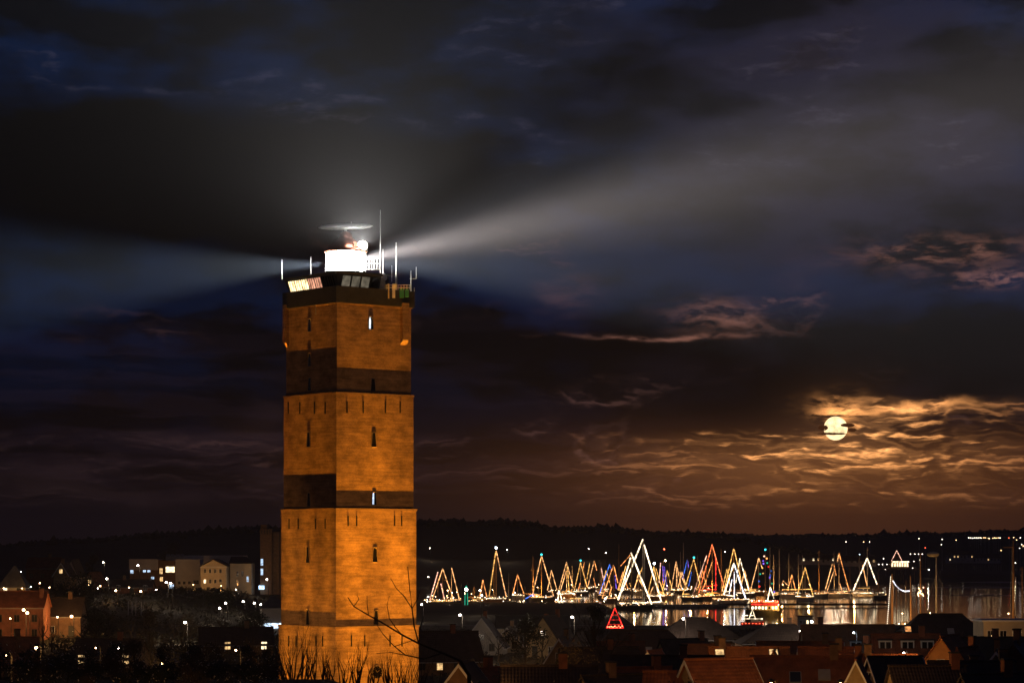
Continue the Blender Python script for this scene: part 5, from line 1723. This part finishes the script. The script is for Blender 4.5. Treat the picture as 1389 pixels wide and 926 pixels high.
# stone mole and jetties the boats lie at
mole = MB()
for (px0, px1, Yq) in ((836, 985, 985),):
    xa_, xb_ = (px0 - CX) / F * Yq, (px1 - CX) / F * Yq
    mole.prism([(xa_, Yq - 7, -3), (xa_, Yq - 3.4, 1.1), (xa_, Yq + 3.4, 1.1), (xa_, Yq + 7, -3)], (xb_ - xa_, 0, 0))
tag(mole.build('breakwater', M_CONC), 'dark stone breakwater in front of the lit boats', 'breakwater')
# boulders along the breakwater
rnd = random.Random(3)
bw = [o for o in bpy.data.objects if o.name.startswith('breakwater')][0]
mb = MB()
for i in range(420):
    x = rnd.uniform((836 - CX) / F * 985, (985 - CX) / F * 985)
    y = 985 - rnd.uniform(3.5, 7.0)
    mb.ball((x, y, rnd.uniform(-0.2, 0.7)), rnd.uniform(0.35, 0.8), 5, 4, (1.2, 1, 0.8))
tag(mb.build('boulders', M_CONC, bw), kind='stuff')
jt = thing('jetty', 'dark timber jetty below the right-hand boats', 'jetty', ((1090 - CX) / F * 1000, 1000, 0))
xl = (1205 - 975) / F * 1000
for i in range(40):
    MB().box((-xl / 2 + (i + 0.5) * xl / 40, 0, 1.15), (xl / 40 - 0.05, 2.6, 0.12)).build('plank', M_WOOD, jt)
for i in range(14):
    MB().tube([(-xl / 2 + i * xl / 13, -1.2, -2.5), (-xl / 2 + i * xl / 13, -1.2, 2.0)], 0.16, 6).build('pile', M_WOOD, jt)
MB().box((0, -1.1, 0.75), (xl, 0.3, 0.65)).build('beam', M_WOOD, jt)
# quay front
q_ = MB().box((120, 641, 0.4), (330, 4, 5.6)).build('quay', M_CONC)
tag(q_, kind='structure')

# right-hand pier poles
def pole(label, px, top, base, r, m, cat='mast', name='ship_mast', Y=None):
    Y = Y or (EYE - 1.0) * F / (base - HY)
    p = at(px, base, Y)
    t__ = thing(name, label, cat, (p.x, Y, -0.5), 0, 'ship masts at the right')
    zt_ = EYE - (top - HY) / F * Y + 0.5
    MB().tube([(0, 0, 0), (0, 0, zt_ * 0.6), (0, 0, zt_)], [r, r * 0.85, r * 0.55], 7).build('pole', m, t__)
    return t__, zt_, Y


YP = 700.0
t1_, zt, Yp = pole('orange lit mast hung with a vertical row of bulbs', 1210, 778, 846, 0.38, M_SPAR, Y=YP)
for j in range(24):
    p = at(1208.2 - 4.6 * j / 23, 782 + 63 * j / 23, YP - 0.7)
    MB().ball(Vector((p.x, p.y, p.z)) - t1_.location, 0.10, 6, 4).build('bulb', emat('mast_bulb', (1.0, 0.8, 0.55), 5.0), t1_)
pts_ = [at(x, y, YP - 0.3) - t1_.location for x, y in ((1211, 787), (1215, 793.5), (1221, 799), (1227, 801.5), (1234, 801))]
MB().tube(pts_, 0.12, 5).build('garland', STR['cold'], t1_)
pole('bare mast at the end of the white garland', 1235, 780, 840, 0.25, M_SPAR, Y=YP + 1)
t2_, zt, Yp = pole('mast with a cluster of yellow star lights halfway up', 1248.5, 750, 840, 0.22, M_SPAR, Y=YP + 5)
for j in range(16):
    a = random.Random(j)
    p = at(1248.5 + a.uniform(-4.5, 4.5), 802 + a.uniform(-6, 6), YP + 4)
    MB().ball(p - t2_.location, 0.13, 6, 4).build('star_bulb', M_DLAMP[0], t2_)
t3_, zt, Yp = pole('tall mast topped by a broad round dish', 1270, 756, 842, 0.3, M_ALU, Y=YP + 8)
MB().ball(at(1265.5, 751.5, YP + 7) - t3_.location, 1.0, 14, 8, (1.75, 1.2, 0.75)).build('dish', mat('radome_ivory', (0, 0, 0)), t3_, smooth=True)
for ex in (1288, 1281, 1262, 1256):
    MB().tube([at(1271, 775, YP + 8) - t3_.location, at(ex, 822, YP + 8) - t3_.location], 0.03, 3).build('stay', M_GREYM, t3_)
t4_, zt, Yp = pole('very tall ship mast with a crosstree at the right border', 1374.5, 733, 850, 0.34, M_SPAR, Y=YP)
MB().tube([at(1361, 742, YP) - t4_.location, at(1376, 741.5, YP) - t4_.location], 0.2, 6).build('crosstree', M_SPAR, t4_)
MB().tube([at(1372.5, 737, YP) - t4_.location, at(1370, 850, YP) - t4_.location], 0.05, 4).build('stay', M_GREYM, t4_)
pole('pale shorter mast beside the tall crosstree mast', 1378, 782, 850, 0.3, M_ALU, Y=YP + 4)
t5_, zt, Yp = pole('mast with a small cross at the right edge', 1386.5, 768, 850, 0.16, M_SPAR, Y=YP + 2)
MB().tube([at(1383, 771, YP + 2) - t5_.location, at(1390, 771, YP + 2) - t5_.location], 0.1, 5).build('crosstree', M_SPAR, t5_)
for px, top in ((1216, 790), (1222, 795), (1229, 786), (1243, 800), (1256, 792), (1280, 806)):
    pole('thin bare mast among the moored ships at the right', px, top, 838, 0.1, M_SPAR, Y=YP + 14)
# low hull line of the ships below these masts
for lab, px, e0, e1 in (('dark hull below the garland masts', 1230, 1200, 1254), ('dark hull below the dish mast', 1270, 1256, 1292), ('dark hull below the masts at the right border', 1378, 1362, 1400)):
    kq = (YP + 3) / F
    o = thing('moored_ship', lab, 'ship', ((px - CX) * kq, YP + 3, 0.0))
    hm = hull_mesh((e1 - e0) * kq, 3.4, 1.5)
    hm.build('hull', HULLS[3], o)
    MB().box((0, 0, 1.9), ((e1 - e0) * kq * 0.3, 1.8, 1.0)).build('cabin', M_CABIN, o)
    for j in range(4):
        MB().ball((((j - 1.5) * 1.6), -1.75, 1.9), 0.10, 6, 4).build('deck_lamp', M_BULB['o'], o)

# far shore: lit house with fairy-light gable and a sprinkle of lights
YF = 1330.0
p = at(1221, 768, YF)
fh = thing('beach_pavilion', 'far pavilion with a light-strung gable and a bright row of windows', 'pavilion', (p.x, YF, p.z - 2))
k = YF / F
MB().box((0, 3, 2.9), (24 * k, 6, 3.6)).build('wall', M_BROWN, fh)
MB().prism([(-12.5 * k, -0.3, 4.7), (3 * k, -0.3, 4.7), (-4.8 * k, -0.3, 10.4)], (0, 6, 0)).build('roof', M_DTILE, fh)
for a, b__ in (((-12 * k, 4.9), (-4.8 * k, 10.3)), ((2.5 * k, 4.9), (-4.8 * k, 10.3))):
    MB().tube([(a[0], -0.45, a[1]), (b__[0], -0.45, b__[1])], 0.14, 5).build('light_string', STR['pink'], fh)
for j in range(7):
    MB().box((-10.5 * k + j * 3.4 * k, -0.06, 3.0), (2.2 * k, 0.1, 2.0)).build('window', M_WLIT2, fh)
MB().tube([(-11 * k, -0.3, 4.5), (12 * k, -0.3, 4.5)], 0.2, 5).build('eave_light', STR['white'], fh)
MB().box((2 * k, -1.5, 0.9), (60 * k, 6, 0.5)).build('terrace', M_WOOD, fh)
for j, x in enumerate((-9, -1, 3, 12, 18)):
    for sg in (-1,):
        MB().tube([(x * k, sg * 3, -24 * 0), (x * k, sg * 3, -6)], 0.2, 5).build('stilt', M_WOOD, fh)

rnd = random.Random(11)
lights = [(1314 + 2.6 * i, 729 + rnd.uniform(-.5, .5), 'w') for i in range(7)] + [(1331 + 3 * i + rnd.uniform(-1, 1), 729.3 + rnd.uniform(-.6, .6), 'o') for i in range(9)]
lights += [(1356.5, 729, 'w'), (1368.5, 729, 'r'), (1375, 728.5, 'o'), (1384, 729, 'w'), (1379, 732, 'o'), (1358, 746, 'o'), (1383, 743, 'w'), (1386, 738, 'w'), (1388, 740, 'o'), (1297, 732, 'o'), (1278, 731, 'w'), (1277, 738, 'w'), (1246.5, 730, 'w'), (1255, 742.5, 'r'), (1241, 751, 'w'), (1246, 751, 'w'), (1251, 751, 'w'), (1235, 751, 'w'), (1306, 752, 'w'),
           (1147.5, 734.5, 'w'), (1171.5, 734.5, 'o'), (1179.5, 734.5, 'w'), (1166, 751.5, 'b'), (1183.5, 758, 'b'), (1198.5, 757, 'w'), (1150, 763, 'b'), (1160, 757, 'o'), (1109, 758, 'w'), (1102, 761, 'o'), (1064.5, 743, 'o'), (1023, 734, 'o'), (1085, 761.5, 'w'), (1122, 758, 'g'), (1192, 765, 'w'), (1197, 765, 'w'), (1203, 765, 'w'), (1207, 765, 'o'), (1212, 770.5, 'o'), (1218.5, 770.5, 'w'), (1228, 770.5, 'o'), (1238, 770, 'w'), (1201, 771.5, 'w'), (1239.5, 761, 'w'), (1248, 759, 'w'), (1170, 758, 'o')]
FARB = {'w': M_DLAMP[1], 'o': M_DLAMP[0], 'b': emat('far_cold', (0.6, 0.8, 1.0), 9.0), 'r': emat('far_red', (1.0, 0.1, 0.04), 8.0), 'g': emat('far_green', (0.1, 0.8, 0.4), 6.0)}
for i, (px, py, c) in enumerate(lights):
    h = 5.0
    Yl = solve_y(px, py, h, 1380, 2380)
    if py < 735:
        Yl = 2385 if px > 1000 else 1600
    p = at(px, py, Yl)
    gz = max(g(p.x, Yl), 0.0)
    o = thing('far_lamp', 'tiny distant lamp among the lights of the far shore', 'lamp', (p.x, Yl, gz - 1), 0, 'lights of the far shore')
    hh = p.z - gz + 1
    MB().tube([(0.3, 0, 0), (0.3, 0, hh)], 0.1, 4).build('post', M_GREYM, o)
    MB().ball((0, 0, hh), 0.26 * Yl / 1700, 6, 4).build('bulb', FARB[c], o)
# a few far houses to carry the lights
for lab, px, Yq, py, L_, W_ in (('low dark far house left of the pavilion', 1165, 1420, 760, 18, 10), ('far shed with cold light', 1112, 1450, 758, 22, 10), ('long far shed on the right shore', 1320, 2000, 757, 40, 12), ('pale far shed right of the pavilion', 1305, 1980, 753, 16, 10)):
    house(lab, px, Yq, py - 6, L_, W_, 3.0, 0, M_DTILE, M_WHITEW, lit=0.25, seed=int(px), chimneys=(), base=EYE - (py + 4 - HY) / F * Yq, name='far_house')

# lamps on the piers between the boats: they light hulls and masts
for lab, px, Yl, h, pw, c in (('pier lamp at the foot of the first lit boat', 607, 1020, 6, 5500, 'o'), ('pier lamp below the tall narrow triangle', 668, 1030, 6, 5500, 'o'), ('pier lamp before the coloured arc boat', 729, 1105, 6, 5500, 'o'), ('pier lamp before the double warm triangle', 775, 1185, 6, 5500, 'o'),
                              ('pier lamp left of the blue rig', 812, 1190, 6, 5500, 'o'), ('pier lamp inside the largest white triangle', 862, 1000, 6, 5500, 'o'), ('pier lamp before the violet mast', 905, 1150, 6, 5500, 'o'), ('pier lamp before the golden triangle', 938, 1120, 6, 5500, 'o'),
                              ('bright pier lamp under the red-orange rig', 961, 1150, 5, 7000, 'o'), ('pier lamp before the bare masts', 1062, 1185, 6, 5000, 'o'), ('pier lamp left of the leaning bare masts', 1098, 1185, 6, 5000, 'o'), ('pier lamp right of the orange twin triangles', 1160, 1205, 6, 5000, 'o'),
                              ('added lamp brightening the garland masts', 1224, 692, 5, 1500, 'o'), ('added lamp brightening the dish mast', 1262, 696, 5, 1800, 'o'), ('added lamp brightening the right border masts', 1368, 690, 5, 1500, 'o'), ('pier lamp beside the red ship', 1056, 846, 4, 1300, 'o')):  # those at the garland, dish and border masts are added to brighten them
    xx = (px - CX) / F * Yl
    gz_ = g(xx, Yl)
    t_ = lamp(lab, px, HY + (EYE - h) * F / Yl, c, h, pw, Y=Yl, r=0.13, group='pier lamps')

# ------------------------------------------------------------------ vegetation
def branch(mb, p, d, ln, r, depth, rnd, up=0.12, spread=0.7, split=3, out=None):
    """recursive bare branch; collects tips"""
    pts, rs = [p.copy()], [r]
    n = 4
    q = p.copy()
    dd = d.normalized()
    for i in range(n):
        dd = (dd + Vector((rnd.uniform(-1, 1), rnd.uniform(-1, 1), rnd.uniform(-1, 1))) * 0.16 + Vector((0, 0, up * 0.4))).normalized()
        q = q + dd * (ln / n)
        pts.append(q.copy())
        rs.append(r * (1 - 0.55 * (i + 1) / n))
    mb.tube(pts, rs, 4 if depth < 2 else 5, cap=False)
    if out is not None and depth <= 1:
        out.append(q.copy())
    if depth <= 0:
        return
    for k in range(split):
        i = rnd.choice((2, 3, 4)) if k else 4
        bp_ = pts[i]
        nd = (dd + Vector((rnd.uniform(-1, 1), rnd.uniform(-1, 1), rnd.uniform(-0.3, 0.9))) * spread).normalized()
        branch(mb, bp_, nd, ln * rnd.uniform(0.55, 0.8), rs[i] * 0.75, depth - 1, rnd, up, spread, split, out)


def tuft(mb, c, r, n, rnd, size):
    for _ in range(n):
        v_ = Vector((rnd.gauss(0, 1), rnd.gauss(0, 1), rnd.gauss(0, 0.8)))
        v_ = v_.normalized() * r * rnd.random() ** 0.45
        q = c + v_
        a = Vector((rnd.uniform(-1, 1), rnd.uniform(-1, 1), rnd.uniform(-1, 1))).normalized()
        b_ = a.orthogonal().normalized()
        s_ = size * rnd.uniform(0.6, 1.4)
        mb.add([q - a * s_, q + b_ * s_ * 0.5, q + a * s_, q - b_ * s_ * 0.5], [(0, 1, 2, 3)])


def bare_tree(label, px, Y, top_py, seed, lean=(0, 0), depth=4, r=0.16, twist=0.7, base=None, grp='bare trees', split=3, name='bare_tree'):
    rnd = random.Random(seed)
    x0 = (px - CX) / F * Y
    gz = g(x0, Y) if base is None else base
    H = EYE - (top_py - HY) / F * Y - gz
    t_ = thing(name, label, 'tree', (x0, Y, gz), 0, grp)
    mb = MB()
    p = Vector((0, 0, -0.3))
    th = H * 0.28
    tip = Vector((lean[0] * th, lean[1] * th, th))
    mb.tube([p, (p + tip) / 2 + Vector((0.05 * th, 0, 0)), tip], [r * 1.3, r, r * 0.8], 6)
    mb.build('trunk', M_BARK, t_)
    cr = MB()
    nb = 4
    for k in range(nb):
        a = 2 * PI * k / nb + rnd.uniform(-.5, .5)
        d = Vector((math.cos(a) * twist + lean[0], math.sin(a) * twist + lean[1], 1.0))
        branch(cr, tip, d, H * 0.30, r * 0.62, depth - 1, rnd, 0.15, 0.65, split)
    cr.build('crown', M_BARK, t_)
    return t_


def leafy(label, px, Y, top_py, wpx, seed, m=None, dens=260, size=0.16, base_frac=0.25, name='leafy_tree', grp='dark leafy trees and bushes', cat='tree', base=None):
    rnd = random.Random(seed)
    x0 = (px - CX) / F * Y
    gz = g(x0, Y) if base is None else base
    H = EYE - (top_py - HY) / F * Y - gz
    R = wpx / F * Y / 2
    t_ = thing(name, label, cat, (x0, Y, gz), 0, grp)
    tr_ = MB()
    tr_.tube([(0, 0, -0.3), (0.1, 0, H * 0.3), (0, 0.1, H * 0.75)], [0.05 * H * 0.5, 0.03 * H * 0.5, 0.012 * H], 6)
    for k in range(6):
        a = k * 1.1
        tr_.tube([(0, 0, H * (0.2 + 0.07 * k)), (R * 0.6 * math.cos(a), R * 0.6 * math.sin(a), H * (0.42 + 0.07 * k))], [0.02 * H * 0.6, 0.008 * H], 4)
    tr_.build('trunk', M_BARK, t_)
    cr = MB()
    ncl = 16
    for k in range(ncl):
        a = rnd.uniform(0, 2 * PI)
        zz = rnd.random() ** 0.8
        rr_ = R * math.sqrt(max(0.05, 1 - (zz * 1.02 - 0.35) ** 2 / 0.5)) * rnd.random() ** 0.5 * 0.8
        c = Vector((rr_ * math.cos(a), rr_ * math.sin(a), H * (base_frac + (0.92 - base_frac) * zz)))
        tuft(cr, c, R * rnd.uniform(0.28, 0.48), dens // ncl * 3, rnd, size)
    cr.build('crown', m or M_LEAFD, t_)
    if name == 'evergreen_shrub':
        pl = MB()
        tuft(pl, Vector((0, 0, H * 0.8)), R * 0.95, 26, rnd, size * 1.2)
        pl.build('leaf_glints', M_GLINT, t_)
    return t_


M_GLINT = leaf_mat('leaf_glint_pale', (0.75, 0.66, 0.5), 0.5)  # glints on the glossy shrubs, painted as pale leaf colour


# big dark trees between the houses
leafy('large dark round tree below the lit orange gable', 103, 560, 778, 66, 1, dens=520, size=0.26)
leafy('dark round bush right of the lit-window house', 130, 430, 830, 60, 2, dens=420, size=0.2)
leafy('dark broad tree in front of the garage row', 110, 500, 815, 50, 3, dens=420, size=0.22)
leafy('brown bush lit warm by a garden lamp, cone-shaped', 202, 440, 826, 34, 4, M_LEAFB, dens=420, size=0.15, base_frac=0.1)
leafy('brown shrub behind the bright lamp below the road', 258, 470, 835, 36, 5, M_LEAFB, dens=320, size=0.15)
leafy('dark bush left of the red light triangle', 806, 360, 812, 40, 6, dens=420, size=0.16)
leafy('dark tree mass between the small gables', 712, 400, 838, 70, 7, dens=520, size=0.2)
leafy('brown tree by the lower centre roofs', 770, 300, 868, 90, 8, M_LEAFB, dens=480, size=0.14)
leafy('dark tree behind the yellow brick gable house', 715, 500, 830, 30, 9, dens=320, size=0.2)
leafy('pale-lit tree on the hotel slope', 125, 900, 748, 24, 10, M_LEAFB, dens=320, size=0.3)
leafy('dim tree behind the hotel roof', 235, 930, 735, 46, 11, M_LEAFB, dens=380, size=0.3)
leafy('dark tree left of the slim concrete tower', 300, 640, 806, 60, 12, dens=420, size=0.22)
leafy('dark hedge tree before the pavilion', 345, 470, 828, 60, 13, dens=420, size=0.18)
leafy('dark bush right of the sparkling foreground shrubs', 255, 330, 868, 80, 14, dens=420, size=0.15)
leafy('dark tree at the foot of the roofs, left of the porch', 690, 240, 898, 46, 15, dens=360, size=0.1)
leafy('yellowish bush under the lamp, right of the lighthouse', 598, 425, 864, 44, 16, M_LEAFB, dens=260, size=0.1)
leafy('dark clump between the roofs at lower centre', 870, 290, 896, 50, 17, dens=360, size=0.12)

bare_tree('bare tree lit by the lamp right of the lighthouse', 600, 418, 846, 31, depth=4, r=0.14)
bare_tree('dark forked bare tree before the harbour', 812, 330, 795, 32, (0.1, 0), 4, 0.2)
bare_tree('tall bare tree behind the left bushes', 322, 330, 838, 33, depth=4, r=0.15)
bare_tree('bare fruit tree left of the lighthouse foot', 352, 300, 848, 34, depth=4, r=0.15)
bare_tree('bare tree before the orange brick house', 30, 330, 850, 35, depth=4, r=0.14)
bare_tree('bare tree beside the dark garden lamp', 190, 330, 866, 36, depth=4, r=0.13)
bare_tree('bare tree between yellow brick house and bush', 660, 360, 858, 37, depth=4, r=0.13)
bare_tree('small bare tree at the harbour road', 566, 440, 838, 38, depth=4, r=0.12)

# twiggy shrubs in front of the lighthouse foot
for i, (px, Y, top) in enumerate(((383, 200, 872), (398, 190, 850), (414, 185, 862), (431, 188, 872), (447, 192, 884), (466, 195, 878), (486, 190, 868), (505, 186, 890), (524, 192, 880), (545, 196, 892), (560, 190, 886), (573, 200, 880))):
    rnd = random.Random(60 + i)
    x0 = (px - CX) / F * Y
    gz = g(x0, Y)
    H = EYE - (top - HY) / F * Y - gz
    t_ = thing('twiggy_shrub', 'leafless %s shrub before the lighthouse foot, %s' % (('dense', 'tall', 'thin', 'bushy')[i % 4], ('at its left edge', 'tallest at the left', 'third from left', 'fourth from left', 'at the near corner', 'right of the near corner', 'with a long upright twig', 'before the clock', 'right of the clock', 'low at the right half', 'near the right edge', 'past the right edge')[i]), 'shrub', (x0, Y, gz), 0, 'leafless shrubs before the lighthouse')
    mb = MB()
    for k in range(7):
        a = rnd.uniform(0, 2 * PI)
        d = Vector((math.cos(a) * 0.28, math.sin(a) * 0.28, 1))
        p = Vector((rnd.uniform(-.3, .3), rnd.uniform(-.3, .3), -0.3))
        branch(mb, p, d, H * 0.50 * rnd.uniform(0.8, 1.15), 0.085, 3, rnd, 0.3, 0.42, 2)
    mb.build('twigs', M_BARK, t_)

# long bare limbs reaching in front of the lighthouse from the right
Y = 160.0
tr0 = thing('overhanging_tree', 'bare tree whose long limbs reach left across the lighthouse', 'tree', ((640 - CX) / F * Y, Y, g((640 - CX) / F * Y, Y)))


def lp(px, py, dy=0.0):
    return at(px, py, Y + dy) - tr0.location


MB().tube([(0, 0, -0.3), lp(636, 915), lp(625, 896)], [0.16, 0.13, 0.10], 7).build('trunk', M_BARK, tr0)
limbs = [[(625, 896), (600, 885), (568, 872), (545, 860), (520, 845), (500, 834), (480, 822), (472, 810)], [(568, 872), (562, 850), (559, 825), (556, 800), (553, 768)], [(559, 825), (548, 808), (538, 798), (530, 784)], [(600, 885), (575, 893), (550, 888), (535, 876), (520, 860)],
         [(545, 860), (536, 850), (528, 838), (525, 820), (528, 808)], [(500, 834), (498, 820), (498, 808)], [(480, 822), (487, 812), (484, 806)], [(568, 872), (570, 850), (575, 835)], [(550, 888), (530, 884), (510, 886)], [(559, 825), (566, 812), (570, 800)], [(520, 860), (512, 848), (510, 836)], [(535, 876), (560, 868), (572, 862)]]
for i, lm in enumerate(limbs):
    r0 = (0.075, 0.05, 0.026, 0.05, 0.026, 0.02, 0.018, 0.03, 0.022, 0.018, 0.018, 0.02)[i]
    pts_ = [lp(px, py, 1.5 * math.sin(j * 1.3 + i)) for j, (px, py) in enumerate(lm)]
    MB().tube(pts_, [r0 * 0.85 * (1 - 0.72 * j / (len(pts_) - 1)) + 0.012 for j in range(len(pts_))], 5).build('limb', M_BARK, tr0)

# evergreen shrubs with glossy leaves across the lower left
i = 0
for Y, row in ((150, range(-10, 395, 34)), (215, range(5, 390, 36)), (118, range(-20, 380, 46))):
    for px in row:
        i += 1
        rnd = random.Random(200 + i)
        pxx = px + rnd.uniform(-8, 8)
        top = {150: 893, 215: 874, 118: 906}[Y] + rnd.uniform(-9, 9)
        leafy('low glossy-leaved shrub in the dark foreground at the lower left', pxx, Y, top, 44 + rnd.uniform(-6, 10), 300 + i, M_LEAFD if i % 3 else M_LEAFB, dens=520, size=0.045 * Y / 120, base_frac=0.3, name='evergreen_shrub', grp='glossy shrubs in the lower left foreground', cat='shrub')
# foreground shrubs at the lower centre
for j, (px, Y, top) in enumerate(((585, 150, 912), (612, 170, 916), (700, 160, 916), (760, 150, 914), (800, 165, 908), (860, 150, 918), (905, 160, 912), (935, 165, 914))):
    leafy('dark low shrub in the foreground below the town roofs', px, Y, top, 56, 500 + j, M_LEAFD, dens=260, size=0.06, base_frac=0.3, name='dark_shrub', grp='dark shrubs below the roofs', cat='shrub')

# more bare trees among the gardens, both sides
names_l = ['beside the orange brick house gable', 'left of the lit-window house', 'before the lit-window house', 'on the slope below the white posts', 'under the road bend', 'by the bright lamp below the road', 'right of the bright lamp', 'below the park lamps', 'before the dark hedge', 'near the pavilion', 'at the low garden wall', 'left of the dark garden lamp', 'over the low dark house', 'behind the low dark house']
for i, (nm, px, Y, top) in enumerate(zip(names_l, (58, 70, 112, 178, 236, 246, 276, 302, 338, 366, 96, 150, 205, 128), (430, 420, 425, 470, 480, 440, 450, 500, 420, 430, 360, 350, 370, 420), (826, 836, 822, 836, 826, 846, 840, 832, 842, 846, 862, 866, 860, 846))):
    bare_tree('bare garden tree ' + nm, px, Y, top, 700 + i, depth=4, r=0.15)
names_r = ['right of the white-trimmed gable', 'before the long pale shed', 'left of the pointed lit gable house', 'between the dark hip roofs', 'behind the skylight roof', 'beside the bell-shaped dormer', 'left of the great hall roof', 'over the dark long roof', 'by the striped wall', 'before the harbour kiosk roof']
for i, (nm, px, Y, top) in enumerate(zip(names_r, (676, 735, 770, 905, 990, 950, 1195, 1322, 1300, 1082), (440, 430, 400, 440, 330, 340, 390, 330, 260, 430), (842, 846, 846, 846, 868, 866, 848, 858, 884, 850))):
    bare_tree('bare town tree ' + nm, px, Y, top, 800 + i, depth=4, r=0.14)
# undergrowth on the dark slopes
mb = MB()
rnd = random.Random(99)
for _ in range(2600):
    Y = rnd.uniform(330, 740)
    px = rnd.uniform(-30, 378)
    x = (px - CX) / F * Y
    c = Vector((x, Y, g(x, Y) + 0.25))
    tuft(mb, c, rnd.uniform(0.5, 1.5), 9, rnd, rnd.uniform(0.2, 0.4))
for _ in range(1400):
    Y = rnd.uniform(380, 636)
    px = rnd.uniform(570, 1389)
    if 812 < px < 856:
        continue
    x = (px - CX) / F * Y
    c = Vector((x, Y, g(x, Y) + 0.25))
    tuft(mb, c, rnd.uniform(0.4, 1.2), 8, rnd, rnd.uniform(0.2, 0.35))
tag(mb.build('undergrowth', leaf_mat('undergrowth_leaf', (0.03, 0.028, 0.014), 0.8)), 'dark tangled undergrowth covering the slopes and gardens', 'undergrowth', kind='stuff')
